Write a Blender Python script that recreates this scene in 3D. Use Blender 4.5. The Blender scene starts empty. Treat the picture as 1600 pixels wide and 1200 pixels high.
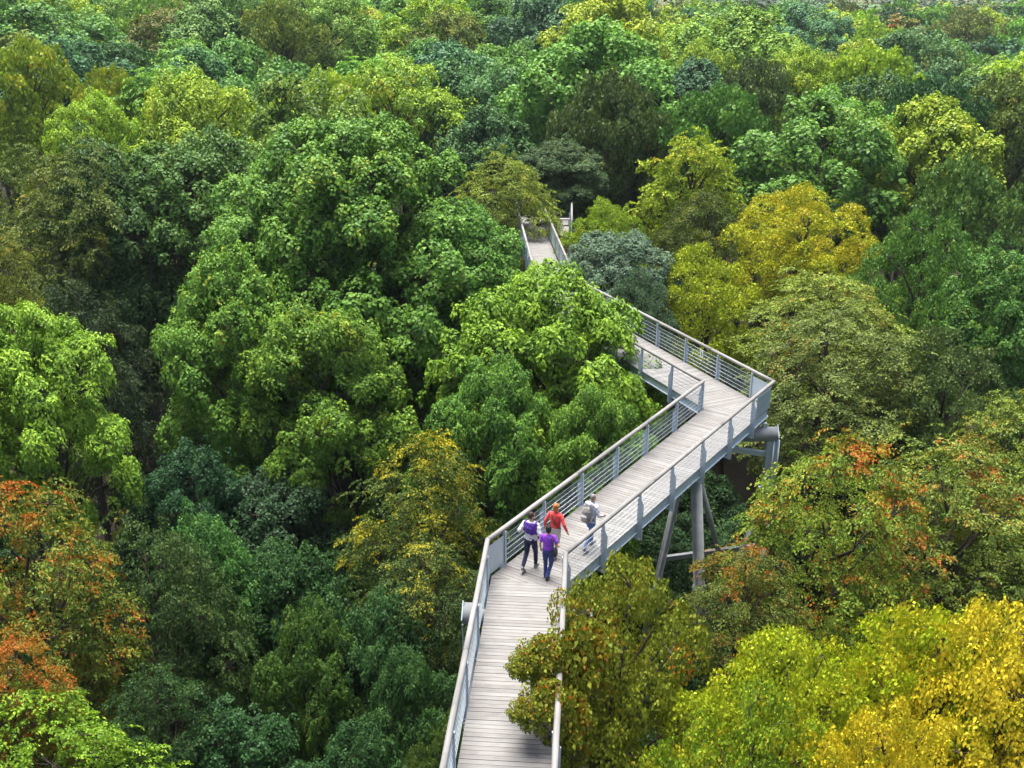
import bpy, bmesh, math, random
import numpy as np
from mathutils import Vector, Matrix

# ------------------------------------------------------------------ camera, sky, sun, exposure
SC = bpy.context.scene
COL = SC.collection
H = 15.4                                   # camera height above the walkway deck (deck is z = 0)
F = 1600.0                                 # focal length in photo pixels (photo is 1600 x 1200)
TH = math.atan(615 / F)                    # pitch below the horizon
CT, ST = math.cos(TH), math.sin(TH)
GROUND = -24.0
HAZE_DENSITY = 0.00014
cam = bpy.data.cameras.new('camera'); camo = bpy.data.objects.new('camera', cam); COL.objects.link(camo)
cam.sensor_width = 36.0; cam.lens = 36.0; cam.clip_start = 0.5; cam.clip_end = 20000
camo.location = (0, 0, H); camo.rotation_euler = (math.pi / 2 - TH, 0, 0)
SC.camera = camo

SUN_EL, SUN_AZ = math.radians(76), math.radians(-20)      # azimuth: from straight ahead (+Y), positive to the right
world = bpy.data.worlds.new('World'); SC.world = world; world.use_nodes = True
wn = world.node_tree; bg = wn.nodes['Background']
sky = wn.nodes.new('ShaderNodeTexSky'); sky.sky_type = 'NISHITA'; sky.sun_disc = False
sky.sun_elevation = SUN_EL; sky.sun_rotation = SUN_AZ
sky.air_density = 0.55; sky.dust_density = 2.5; sky.ozone_density = 0.2
wn.links.new(sky.outputs[0], bg.inputs[0]); bg.inputs[1].default_value = 0.05
sun = bpy.data.lights.new('sun', 'SUN'); suno = bpy.data.objects.new('sun', sun); COL.objects.link(suno)
sun.energy = 2.2; sun.angle = math.radians(40); sun.color = (1.0, 0.975, 0.93)
sd = Vector((math.sin(SUN_AZ) * math.cos(SUN_EL), math.cos(SUN_AZ) * math.cos(SUN_EL), math.sin(SUN_EL)))
suno.rotation_euler = sd.to_track_quat('Z', 'Y').to_euler()
SC.view_settings.view_transform = 'Standard'; SC.view_settings.look = 'None'
SC.view_settings.exposure = 2.3; SC.view_settings.gamma = 1.0
SC.render.engine = 'CYCLES'
SC.cycles.max_bounces = 6; SC.cycles.diffuse_bounces = 2; SC.cycles.glossy_bounces = 2
SC.cycles.transmission_bounces = 4; SC.cycles.volume_bounces = 0
SC.cycles.use_denoising = True; SC.cycles.use_adaptive_sampling = True; SC.cycles.adaptive_threshold = 0.02

# ------------------------------------------------------------------ helpers
def at(px, py, zc):
    """photo pixel and depth along the optical axis -> world point"""
    dy = (py - 600) / F
    return Vector(((px - 800) / F * zc, zc * CT - dy * zc * ST, H - zc * ST - dy * zc * CT))
def G(px, py, z=0.0):
    """photo pixel -> world point on the level z"""
    dx, dy = (px - 800) / F, (py - 600) / F
    k = (H - z) / (ST + dy * CT)
    return Vector((dx * k, (CT - dy * ST) * k, z))
def proj(p):
    D = H - p[2]; zc = p[1] * CT + D * ST
    return 800 + F * p[0] / zc, 600 + F * (D * CT - p[1] * ST) / zc, zc

def tag(o, label=None, cat=None, group=None, kind=None):
    if label: o['label'] = label
    if cat: o['category'] = cat
    if group: o['group'] = group
    if kind: o['kind'] = kind
    return o
def link(name, data, parent=None, loc=None):
    o = bpy.data.objects.new(name, data); COL.objects.link(o)
    if parent: o.parent = parent
    if loc is not None: o.location = loc
    return o
def empty(name, loc=(0, 0, 0), rz=0.0):
    o = link(name, None, None, loc); o.rotation_euler = (0, 0, rz); o.empty_display_size = 0.3
    return o

class MB:
    """collects shapes for ONE mesh"""
    def __init__(s): s.v = []; s.f = []
    def add(s, vs, fs):
        n = len(s.v); s.v += [tuple(v) for v in vs]; s.f += [tuple(i + n for i in f) for f in fs]; return s
    def box(s, c, half, M=None):
        vs = [Vector((x * half[0], y * half[1], z * half[2])) for x in (-1, 1) for y in (-1, 1) for z in (-1, 1)]
        if M is not None: vs = [M @ v for v in vs]
        c = Vector(c)
        return s.add([v + c for v in vs], [(0, 1, 3, 2), (4, 6, 7, 5), (0, 4, 5, 1), (2, 3, 7, 6), (0, 2, 6, 4), (1, 5, 7, 3)])
    def bar(s, a, b, w, h, up=(0, 0, 1)):
        """rectangular bar from a to b; w across, h along up"""
        a, b = Vector(a), Vector(b); d = (b - a).normalized(); u = Vector(up)
        r = d.cross(u); r = r.normalized() if r.length > 1e-6 else Vector((1, 0, 0))
        u = r.cross(d).normalized()
        vs = [p + r * (i * w / 2) + u * (j * h / 2) for p in (a, b) for i, j in ((-1, -1), (1, -1), (1, 1), (-1, 1))]
        return s.add(vs, [(0, 3, 2, 1), (4, 5, 6, 7), (0, 1, 5, 4), (1, 2, 6, 5), (2, 3, 7, 6), (3, 0, 4, 7)])
    def tube(s, pts, rad, n=8, caps=True):
        pts = [Vector(p) for p in pts]
        if not hasattr(rad, '__len__'): rad = [rad] * len(pts)
        prev = None; base = len(s.v); vs = []; fs = []
        for i, p in enumerate(pts):
            d = (pts[min(i + 1, len(pts) - 1)] - pts[max(i - 1, 0)]).normalized()
            if prev is None:
                r = d.cross(Vector((0, 0, 1))); r = r if r.length > 1e-3 else d.cross(Vector((0, 1, 0)))
            else: r = prev - d * prev.dot(d)
            r.normalize(); prev = r; u = d.cross(r)
            vs += [p + (r * math.cos(2 * math.pi * k / n) + u * math.sin(2 * math.pi * k / n)) * rad[i] for k in range(n)]
        for i in range(len(pts) - 1):
            for k in range(n):
                a, b = i * n + k, i * n + (k + 1) % n
                fs.append((a, b, b + n, a + n))
        if caps: fs += [tuple(range(n - 1, -1, -1)), tuple(range((len(pts) - 1) * n, len(pts) * n))]
        return s.add(vs, fs)
    def caps(s, pts, rad, n=10):
        """tube with rounded ends"""
        pts = [Vector(p) for p in pts]; rad = list(rad)
        d0 = (pts[0] - pts[1]).normalized(); d1 = (pts[-1] - pts[-2]).normalized()
        P = [pts[0] + d0 * rad[0] * k for k in (0.97, 0.8, 0.45)] + pts + [pts[-1] + d1 * rad[-1] * k for k in (0.45, 0.8, 0.97)]
        Rr = [rad[0] * k for k in (0.24, 0.6, 0.89)] + rad + [rad[-1] * k for k in (0.89, 0.6, 0.24)]
        return s.tube(P, Rr, n)
    def ball(s, c, r, n=12, m=8):
        c = Vector(c); vs = []; fs = []
        for i in range(1, m):
            t = math.pi * i / m
            for k in range(n):
                a = 2 * math.pi * k / n
                vs.append(c + Vector((r[0] * math.sin(t) * math.cos(a), r[1] * math.sin(t) * math.sin(a), r[2] * math.cos(t))))
        vs += [c + Vector((0, 0, r[2])), c - Vector((0, 0, r[2]))]; T, B = len(vs) - 2, len(vs) - 1
        for i in range(m - 2):
            for k in range(n): fs.append((i * n + k, (i + 1) * n + k, (i + 1) * n + (k + 1) % n, i * n + (k + 1) % n))
        for k in range(n):
            fs.append((T, k, (k + 1) % n)); fs.append((B, (m - 2) * n + (k + 1) % n, (m - 2) * n + k))
        return s.add(vs, fs)
    def loft(s, rings, n=20):
        """elliptic rings (cx, cy, cz, rx, ry) stacked upward"""
        vs = []; fs = []
        for (cx, cy, cz, rx, ry) in rings:
            vs += [(cx + rx * math.cos(2 * math.pi * k / n), cy + ry * math.sin(2 * math.pi * k / n), cz) for k in range(n)]
        for i in range(len(rings) - 1):
            for k in range(n): fs.append((i * n + k, i * n + (k + 1) % n, (i + 1) * n + (k + 1) % n, (i + 1) * n + k))
        fs += [tuple(range(n - 1, -1, -1)), tuple(range((len(rings) - 1) * n, len(rings) * n))]
        return s.add(vs, fs)
    def prism(s, poly, z0, z1):
        n = len(poly); vs = [(p[0], p[1], z0) for p in poly] + [(p[0], p[1], z1) for p in poly]
        return s.add(vs, [tuple(range(n - 1, -1, -1)), tuple(range(n, 2 * n))] + [(i, (i + 1) % n, n + (i + 1) % n, n + i) for i in range(n)])
    def mesh(s, name, mat, smooth=False):
        m = bpy.data.meshes.new(name); m.from_pydata(s.v, [], s.f); m.update()
        if mat: m.materials.append(mat)
        if smooth: m.polygons.foreach_set('use_smooth', [True] * len(m.polygons))
        return m
    def build(s, name, mat, parent=None, smooth=False, loc=None):
        return link(name, s.mesh(name, mat, smooth), parent, loc)

# ------------------------------------------------------------------ materials
def new_mat(name):
    m = bpy.data.materials.new(name); m.use_nodes = True
    t = m.node_tree; return m, t, t.nodes['Principled BSDF']
def N(t, typ, **kw):
    n = t.nodes.new(typ)
    for k, v in kw.items(): setattr(n, k, v)
    return n
def math_n(t, op, a, b=None, clamp=False):
    n = N(t, 'ShaderNodeMath', operation=op); n.use_clamp = clamp
    for i, x in enumerate((a, b)):
        if x is None: continue
        if isinstance(x, (int, float)): n.inputs[i].default_value = x
        else: t.links.new(x, n.inputs[i])
    return n.outputs[0]
def mix_n(t, fac, a, b, blend='MIX'):
    n = N(t, 'ShaderNodeMix', data_type='RGBA', blend_type=blend)
    for s, x in ((n.inputs[0], fac), (n.inputs[6], a), (n.inputs[7], b)):
        if isinstance(x, (int, float)): s.default_value = x
        elif isinstance(x, tuple): s.default_value = (*x[:3], 1)
        else: t.links.new(x, s)
    return n.outputs[2]

def simple(name, col, rough=0.6, metal=0.0, var=0.12, scale=12.0, bump=0.0, spec=0.5, sheen=0.0):
    m, t, b = new_mat(name)
    tc = N(t, 'ShaderNodeTexCoord'); nz = N(t, 'ShaderNodeTexNoise'); nz.inputs['Scale'].default_value = scale; nz.inputs['Detail'].default_value = 5
    t.links.new(tc.outputs['Object'], nz.inputs['Vector'])
    lo = tuple(c * (1 - var * 2) for c in col); hi = tuple(min(1, c * (1 + var * 2)) for c in col)
    t.links.new(mix_n(t, nz.outputs['Fac'], lo, hi), b.inputs['Base Color'])
    b.inputs['Roughness'].default_value = rough; b.inputs['Metallic'].default_value = metal
    b.inputs['Specular IOR Level'].default_value = spec
    if sheen: b.inputs['Sheen Weight'].default_value = sheen
    if bump:
        bp = N(t, 'ShaderNodeBump'); bp.inputs['Strength'].default_value = bump; bp.inputs['Distance'].default_value = 0.02
        t.links.new(nz.outputs['Fac'], bp.inputs['Height']); t.links.new(bp.outputs[0], b.inputs['Normal'])
    return m

def leaf_material():
    """object colour = the tree's leaf colour; object alpha: 0..0.5 share of yellow leaves, 0.5..1 share of rust leaves"""
    m, t, b = new_mat('leaf')
    oi = N(t, 'ShaderNodeObjectInfo'); at_ = N(t, 'ShaderNodeAttribute', attribute_name='leafdata')
    sp = N(t, 'ShaderNodeSeparateColor'); t.links.new(at_.outputs['Color'], sp.inputs[0])
    r, g, bl = sp.outputs
    al = oi.outputs['Alpha']
    rust = math_n(t, 'GREATER_THAN', al, 0.5)
    amt = math_n(t, 'MULTIPLY', math_n(t, 'SUBTRACT', al, math_n(t, 'MULTIPLY', rust, 0.5)), 2.0)
    # mask: autumn value above 1 - amount
    mk = math_n(t, 'ADD', math_n(t, 'MULTIPLY', math_n(t, 'SUBTRACT', math_n(t, 'ADD', bl, amt), 1.0), 4.0), 0.0, clamp=True)
    yel = mix_n(t, g, (0.34, 0.36, 0.014), (0.45, 0.38, 0.018))
    rst = mix_n(t, g, (0.44, 0.19, 0.015), (0.38, 0.095, 0.010))
    aut = mix_n(t, rust, yel, rst)
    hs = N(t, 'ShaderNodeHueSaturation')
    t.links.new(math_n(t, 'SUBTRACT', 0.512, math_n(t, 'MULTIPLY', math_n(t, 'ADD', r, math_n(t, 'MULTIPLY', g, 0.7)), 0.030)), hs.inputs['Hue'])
    t.links.new(math_n(t, 'ADD', 0.55, math_n(t, 'MULTIPLY', math_n(t, 'ADD', math_n(t, 'MULTIPLY', r, 1.5), g), 0.88)), hs.inputs['Value'])  # random leaf tone, plus lit shoot tips against dark gaps painted in
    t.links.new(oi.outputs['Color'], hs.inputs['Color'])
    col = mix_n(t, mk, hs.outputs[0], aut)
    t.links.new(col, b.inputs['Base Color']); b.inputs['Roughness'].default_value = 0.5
    b.inputs['Specular IOR Level'].default_value = 0.18
    tr = N(t, 'ShaderNodeBsdfTranslucent')
    t.links.new(mix_n(t, 0.35, col, (1.0, 1.0, 0.25), 'MULTIPLY'), tr.inputs['Color'])
    mx = N(t, 'ShaderNodeMixShader'); mx.inputs[0].default_value = 0.22
    t.links.new(b.outputs[0], mx.inputs[1]); t.links.new(tr.outputs[0], mx.inputs[2])
    t.links.new(mx.outputs[0], t.nodes['Material Output'].inputs[0])
    return m

def wood_material(name, lo, hi, along=(1.2, 30, 30), pinkish=0.25, bump=0.35):
    m, t, b = new_mat(name)
    tc = N(t, 'ShaderNodeTexCoord'); oi = N(t, 'ShaderNodeObjectInfo')
    ad = N(t, 'ShaderNodeVectorMath', operation='ADD'); cb = N(t, 'ShaderNodeCombineXYZ')
    for i in range(3): t.links.new(math_n(t, 'MULTIPLY', oi.outputs['Random'], 37.0 + 11 * i), cb.inputs[i])
    t.links.new(tc.outputs['Object'], ad.inputs[0]); t.links.new(cb.outputs[0], ad.inputs[1])
    mp = N(t, 'ShaderNodeMapping'); mp.inputs['Scale'].default_value = along; t.links.new(ad.outputs[0], mp.inputs['Vector'])
    g = N(t, 'ShaderNodeTexNoise'); g.inputs['Scale'].default_value = 1.0; g.inputs['Detail'].default_value = 6; g.inputs['Roughness'].default_value = 0.65
    t.links.new(mp.outputs[0], g.inputs['Vector'])
    d = N(t, 'ShaderNodeTexNoise'); d.inputs['Scale'].default_value = 2.3; d.inputs['Detail'].default_value = 4
    t.links.new(ad.outputs[0], d.inputs['Vector'])
    fac = math_n(t, 'ADD', math_n(t, 'MULTIPLY', g.outputs['Fac'], 0.75), math_n(t, 'MULTIPLY', oi.outputs['Random'], 0.25))
    rp = N(t, 'ShaderNodeValToRGB'); rp.color_ramp.elements[0].position = 0.28; rp.color_ramp.elements[1].position = 0.66
    t.links.new(fac, rp.inputs[0])
    base = mix_n(t, rp.outputs[0], lo, hi)
    stain = math_n(t, 'MULTIPLY', math_n(t, 'SUBTRACT', d.outputs['Fac'], 0.5, clamp=True), 1.6, clamp=True)
    base = mix_n(t, stain, base, (lo[0] * 0.62, lo[1] * 0.6, lo[2] * 0.55))
    pk = math_n(t, 'MULTIPLY', math_n(t, 'GREATER_THAN', math_n(t, 'FRACT', math_n(t, 'MULTIPLY', oi.outputs['Random'], 7.31)), 0.55), pinkish)
    base = mix_n(t, pk, base, (hi[0] * 1.02, hi[1] * 0.86, hi[2] * 0.80))
    t.links.new(base, b.inputs['Base Color']); b.inputs['Roughness'].default_value = 0.8; b.inputs['Specular IOR Level'].default_value = 0.25
    bp = N(t, 'ShaderNodeBump'); bp.inputs['Strength'].default_value = bump; bp.inputs['Distance'].default_value = 0.01
    t.links.new(g.outputs['Fac'], bp.inputs['Height']); t.links.new(bp.outputs[0], b.inputs['Normal'])
    return m

LEAF = leaf_material()
BARK = simple('bark', (0.075, 0.06, 0.045), 0.9, 0, 0.3, 6, 0.6, 0.2)
PALEBARK = simple('pale_bark', (0.26, 0.23, 0.19), 0.9, 0, 0.2, 6, 0.5, 0.2)
PLANK = wood_material('weathered_plank', (0.158, 0.150, 0.141), (0.250, 0.241, 0.229), pinkish=0.07)
RAILW = wood_material('weathered_rail', (0.18, 0.175, 0.166), (0.295, 0.288, 0.275), (1.0, 14, 14), 0.1)
STEEL = simple('galvanised_steel', (0.50, 0.58, 0.66), 0.45, 0.15, 0.10, 9, 0.05)
SHEET = simple('steel_sheet', (0.52, 0.61, 0.67), 0.35, 0.15, 0.06, 3, 0.02)
DULL = simple('dull_zinc_tube', (0.27, 0.28, 0.285), 0.55, 0.2, 0.18, 3, 0.06)
ROD = simple('bright_rod', (0.58, 0.64, 0.66), 0.3, 0.3, 0.05, 5)
SOIL = simple('leaf_litter', (0.032, 0.026, 0.017), 1.0, 0, 0.35, 1.3, 0.8, 0.1)

# ------------------------------------------------------------------ the setting: ground
me = MB()
me.add([(-9000, -4000, GROUND), (9000, -4000, GROUND), (9000, 14000, GROUND), (-9000, 14000, GROUND)], [(0, 1, 2, 3)])
tag(me.build('ground', SOIL), kind='structure')

# ------------------------------------------------------------------ the walkway
rnd = random.Random(5)
def ext(a, b, k): return a + (a - b).normalized() * k
aL, aR = G(767.8, 900.4), G(877.3, 920)
bL, bR = G(1100, 638.5), G(1200, 638.3)
cL, cR = G(846, 485.5), G(896.5, 469.2)
dL, dR = G(811, 352), G(849, 352)
sL, sR = G(716, 1190), G(862, 1190)
sL, sR = ext(sL, aL, 8.0), ext(sR, aR, 8.0)
EL = [sL, aL, bL, cL, dL]; ER = [sR, aR, bR, cR, dR]
walk = empty('treetop_walkway', (0, 0, 0))
tag(walk, 'grey wooden plank walkway with steel railings zigzagging through the treetops', 'walkway')

def clip(poly, nx, ny, c, keep):
    out = []
    for i in range(len(poly)):
        p, q = poly[i], poly[(i + 1) % len(poly)]
        a = (p[0] * nx + p[1] * ny - c) * keep; b = (q[0] * nx + q[1] * ny - c) * keep
        if a >= 0: out.append(p)
        if (a >= 0) != (b >= 0):
            k = a / (a - b); out.append((p[0] + (q[0] - p[0]) * k, p[1] + (q[1] - p[1]) * k))
    return out

PITCH, GAP = 0.142, 0.011
planks = []
def plank_run(poly, u, store):
    n = (u.x, u.y); ss = [p[0] * n[0] + p[1] * n[1] for p in poly]
    s = min(ss)
    while s < max(ss):
        q = clip(clip(poly, n[0], n[1], s + GAP / 2, 1), n[0], n[1], s + PITCH - GAP / 2, -1)
        if len(q) >= 3:
            cx = sum(p[0] for p in q) / len(q); cy = sum(p[1] for p in q) / len(q)
            store.append((cy, cx, cy, u, q))
        s += PITCH
for i in range(4):
    poly = [(p.x, p.y) for p in (EL[i], EL[i + 1], ER[i + 1], ER[i])]
    u = ((EL[i + 1] - EL[i]).normalized() + (ER[i + 1] - ER[i]).normalized()).normalized()
    plank_run(poly, u, planks)
# far landing and the last piece of deck beyond it
lp = [G(811, 351), G(893, 372), G(893, 338), G(848, 333), G(834, 333), G(808, 340)]
plank_run([(p.x, p.y) for p in lp], Vector((0, 1, 0)), planks)
fp = [G(834, 332.5), G(849, 332.5), G(846, 282), G(836, 282)]
plank_run([(p.x, p.y) for p in fp], Vector((0, 1, 0)), planks)
far_mb = MB(); nplank = 0
for (k, cx, cy, u, q) in planks:
    inview = 15.6 < cy
    if inview and nplank < 300:
        ang = math.atan2(-u.x, u.y)            # local x runs along the plank
        ca, sa = math.cos(-ang), math.sin(-ang)
        lq = [((x - cx) * ca - (y - cy) * sa, (x - cx) * sa + (y - cy) * ca) for x, y in q]
        dz = rnd.uniform(-0.004, 0.003)
        o = MB().prism(lq, -0.042, 0).build('plank', PLANK, walk, loc=(cx, cy, dz)); o.rotation_euler = (0, 0, ang)
        nplank += 1
    else:
        far_mb.prism(q, -0.042 + rnd.uniform(-.003, .003), rnd.uniform(-.004, .003))
tag(far_mb.build('far_planks', PLANK, walk), kind='stuff')

# rails
RAILZ, RR = 1.14, 0.070
def offset_line(pts, out, d):
    """offset a polyline in plan by d; out = +1 right of travel, -1 left"""
    res = []
    for i, p in enumerate(pts):
        ns = []
        for a, b in ((i - 1, i), (i, i + 1)):
            if 0 <= a and b < len(pts):
                t = (pts[b] - pts[a]).normalized(); ns.append(Vector((t.y, -t.x, 0)) * out)
        n = sum(ns, Vector()).normalized(); k = d / max(0.3, n.dot(ns[0]))
        res.append(p + n * k)
    return res

def post_mesh():
    m = MB()
    prof = [(0.02, -0.56), (0.17, -0.56), (0.185, 0.70), (0.115, 0.84), (0.105, 1.075), (0.035, 1.075), (0.02, 0.80)]
    n = len(prof); th = 0.007
    m.add([(x, -th, z) for x, z in prof] + [(x, th, z) for x, z in prof],
          [tuple(range(n)), tuple(range(2 * n - 1, n - 1, -1))] + [(i, n + i, n + (i + 1) % n, (i + 1) % n) for i in range(n)])
    m.box((0.013, 0, 0.26), (0.006, 0.034, 0.815))                   # inner flange
    m.bar((0.178, 0, -0.55), (0.192, 0, 0.69), 0.05, 0.012, (1, 0, 0))   # outer flange
    m.box((0.07, 0, 1.081), (0.045, 0.03, 0.005))
    return m.mesh('post', STEEL)
POST = post_mesh()
BR = MB()
BR.bar((0.15, 0, -0.545), (-0.42, 0, -0.47), 0.08, 0.05); BR.bar((-0.42, 0, -0.47), (-0.42, 0, -0.26), 0.05, 0.05, (1, 0, 0))
BRK = BR.mesh('bracket', STEEL)
BOLT = MB().tube([(0.03, -0.02, 0.96), (0.03, 0.02, 0.96)], 0.018, 6).mesh('bolt', DULL)

def railing(edge, out, spans):
    """edge: deck-edge polyline; spans: per segment, the post distances as fractions"""
    rail = offset_line(edge, out, 0.10)
    for i, fr in enumerate(spans):
        a, b = rail[i], rail[i + 1]; L = (b - a).length; t = (b - a).normalized(); nrm = Vector((t.y, -t.x, 0)) * out
        e0, e1 = edge[i], edge[i + 1]
        # handrail logs, about 4.7 m each, mitred at the bends
        nlog = max(1, round(L / 4.7)); cuts = [k / nlog for k in range(nlog + 1)]
        nxt = {}
        for k in range(nlog):
            p, q = a.lerp(b, cuts[k]), a.lerp(b, cuts[k + 1])
            g = 0.006
            if k > 0: p = p + t * g
            if k < nlog - 1: q = q - t * g
            m = MB(); n = 14; ends = []
            for (pt, idx, is_end) in ((p, i, k == 0), (q, i + 1, k == nlog - 1)):
                # mitre plane normal
                if is_end and 0 < idx < len(rail) - 1:
                    t0 = (rail[idx] - rail[idx - 1]).normalized(); t1 = (rail[idx + 1] - rail[idx]).normalized()
                    pn = (t0 + t1).normalized()
                else: pn = t
                ring = []
                for j in range(n):
                    an = 2 * math.pi * j / n
                    v = pt + Vector((0, 0, RAILZ)) + nrm * (RR * math.cos(an)) + Vector((0, 0, RR * math.sin(an)))
                    v = v + t * (-(v - pt).dot(pn) / t.dot(pn))
                    ring.append(v)
                ends.append(ring)
            c = (p + q) / 2 + Vector((0, 0, RAILZ)); ang = math.atan2(t.y, t.x); R = Matrix.Rotation(-ang, 3, 'Z')
            vs = []
            segs = 6
            wob = [rnd.uniform(-0.004, 0.004) for _ in range(segs + 1)]
            for sgi in range(segs + 1):
                for j in range(n):
                    v = ends[0][j].lerp(ends[1][j], sgi / segs); v = v + (nrm * wob[sgi] if 0 < sgi < segs else Vector())
                    vs.append(R @ (v - c))
            fs = [(s_ * n + j, s_ * n + (j + 1) % n, (s_ + 1) * n + (j + 1) % n, (s_ + 1) * n + j) for s_ in range(segs) for j in range(n)]
            fs += [tuple(range(n - 1, -1, -1)), tuple(range(segs * n, (segs + 1) * n))]
            m.add(vs, fs); o = m.build('handrail', RAILW, walk, True, c); o.rotation_euler = (0, 0, ang)
        # posts
        rot = math.atan2(nrm.y, nrm.x)
        for f_ in fr:
            p = e0.lerp(e1, f_)
            o = link('post', POST, walk, p); o.rotation_euler = (0, 0, rot)
            link('bracket', BRK, o); link('bolt', BOLT, o)
        # horizontal rods and the fine wire net behind them
        inset = 0.055
        n0, n1 = e0 + nrm * inset, e1 + nrm * inset
        for z in (0.10, 0.265, 0.43, 0.595, 0.76, 0.925):
            MB().tube([n0 + Vector((0, 0, z)), n1 + Vector((0, 0, z))], 0.0085, 6).build('rail_rod', ROD, walk, True)
        net = MB(); Ln = (n1 - n0).length; k = int(Ln / 0.085)
        w = 0.0024
        for j in range(k + 1):
            p = n0.lerp(n1, (j + 0.5) / (k + 1)) + nrm * 0.012
            net.bar(p + Vector((0, 0, 0.06)), p + Vector((0, 0, 0.93)), w, w, nrm)
        for j in range(10):
            z = 0.06 + j * 0.0966
            net.bar(n0 + nrm * 0.015 + Vector((0, 0, z)), n1 + nrm * 0.015 + Vector((0, 0, z)), w, w)
        tag(net.build('wire_net', STEEL, walk), kind='stuff')
        # edge beam: channel with flanges, set under the planks
        m = MB(); off = nrm * 0.006
        p0, p1 = e0 - nrm * 0.03, e1 - nrm * 0.03
        m.bar(p0 + Vector((0, 0, -0.19)), p1 + Vector((0, 0, -0.19)), 0.014, 0.26)
        m.bar(p0 - nrm * 0.05 + Vector((0, 0, -0.067)), p1 - nrm * 0.05 + Vector((0, 0, -0.067)), 0.12, 0.014)
        m.bar(p0 + nrm * 0.012 + Vector((0, 0, -0.327)), p1 + nrm * 0.012 + Vector((0, 0, -0.327)), 0.13, 0.014)
        m.build('edge_beam', STEEL, walk)
def frac(ds, L): return [d / L for d in ds]
Lr = lambda e, i: (e[i + 1] - e[i]).length
def even(e, i, first, step):
    L = Lr(e, i); r = []; d = first
    while d < L - 0.4: r.append(d / L); d += step
    return r
spR = [even(ER, 0, 0.6, 2.35)[:-1] + [1 - 0.12 / Lr(ER, 0)],
       frac([0.12, 2.2, 4.5, 6.8, 9.2, 11.6, 13.8], Lr(ER, 1)),
       [d / Lr(ER, 2) for d in (1.21, 3.57, 6.0, 8.35, 10.7, 13.05, 15.4)],
       even(ER, 3, 1.2, 2.35)]
spL = [even(EL, 0, 0.6, 2.35),
       frac([0.75, 2.9, 5.2, 7.6, 9.85, 12.3], Lr(EL, 1)) + [0.992],
       [0.008] + even(EL, 2, 2.3, 2.35),
       even(EL, 3, 1.2, 2.35)]
railing(EL, -1, spL); railing(ER, 1, spR)
# sheet panels at the outer bends
def panel(p, q, z0=0.05, z1=0.97):
    t = (q - p).normalized(); n = Vector((t.y, -t.x, 0))
    MB().bar(p + Vector((0, 0, (z0 + z1) / 2)), q + Vector((0, 0, (z0 + z1) / 2)), 0.006, z1 - z0).build('corner_panel', SHEET, walk)
def onedge(e, i, d, out, off=0.045):
    t = (e[i + 1] - e[i]).normalized(); n = Vector((t.y, -t.x, 0)) * out
    L = Lr(e, i); d = d if d >= 0 else L + d
    return e[i] + t * d + n * off
panel(onedge(EL, 1, 0.0, -1), onedge(EL, 1, 0.74, -1)); panel(onedge(EL, 0, -0.7, -1), onedge(EL, 0, 0, -1) + (EL[1] - EL[0]).normalized() * (Lr(EL, 0) + 0.0))
panel(onedge(ER, 1, -1.45, 1), onedge(ER, 1, -0.001, 1)); panel(onedge(ER, 2, 0.0, 1), onedge(ER, 2, 1.2, 1))
# structure below the deck: longitudinal beams and cross members
for i in range(4):
    for k in (0.3, 0.7):
        p, q = EL[i].lerp(ER[i], k), EL[i + 1].lerp(ER[i + 1], k)
        MB().bar(p + Vector((0, 0, -0.17)), q + Vector((0, 0, -0.17)), 0.1, 0.24).build('deck_beam', STEEL, walk)
    Ls = Lr(ER, i); n = max(2, round(Ls / 2.35))
    for k in range(n):
        f_ = (k + 0.5) / n
        MB().bar(EL[i].lerp(EL[i + 1], f_) + Vector((0, 0, -0.4)), ER[i].lerp(ER[i + 1], f_) + Vector((0, 0, -0.4)), 0.09, 0.12).build('cross_beam', STEEL, walk)

# far landing railings
def small_rail(p, q):
    t = (q - p).normalized(); L = (q - p).length; n = Vector((t.y, -t.x, 0)); rot = math.atan2(n.y, n.x)
    MB().tube([p + Vector((0, 0, RAILZ)), q + Vector((0, 0, RAILZ))], RR, 10).build('handrail', RAILW, walk, True)
    for z in (0.10, 0.265, 0.43, 0.595, 0.76, 0.925):
        MB().tube([p + Vector((0, 0, z)), q + Vector((0, 0, z))], 0.0085, 6).build('rail_rod', ROD, walk, True)
    k = max(1, round(L / 2.35))
    for j in range(k + 1):
        o = link('post', POST, walk, p.lerp(q, j / k)); o.rotation_euler = (0, 0, rot); link('bracket', BRK, o)
small_rail(lp[2], lp[1]); small_rail(lp[3], lp[2]); small_rail(fp[2], fp[1]); small_rail(lp[5], lp[0]); small_rail(fp[0], fp[3])
for j in range(5):
    k = (j + 0.5) / 5
    MB().bar(lp[5].lerp(lp[2], k) + Vector((0, 0, -.2)), lp[0].lerp(lp[1], k) + Vector((0, 0, -.2)), .1, .26).build('deck_beam', STEEL, walk)

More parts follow.
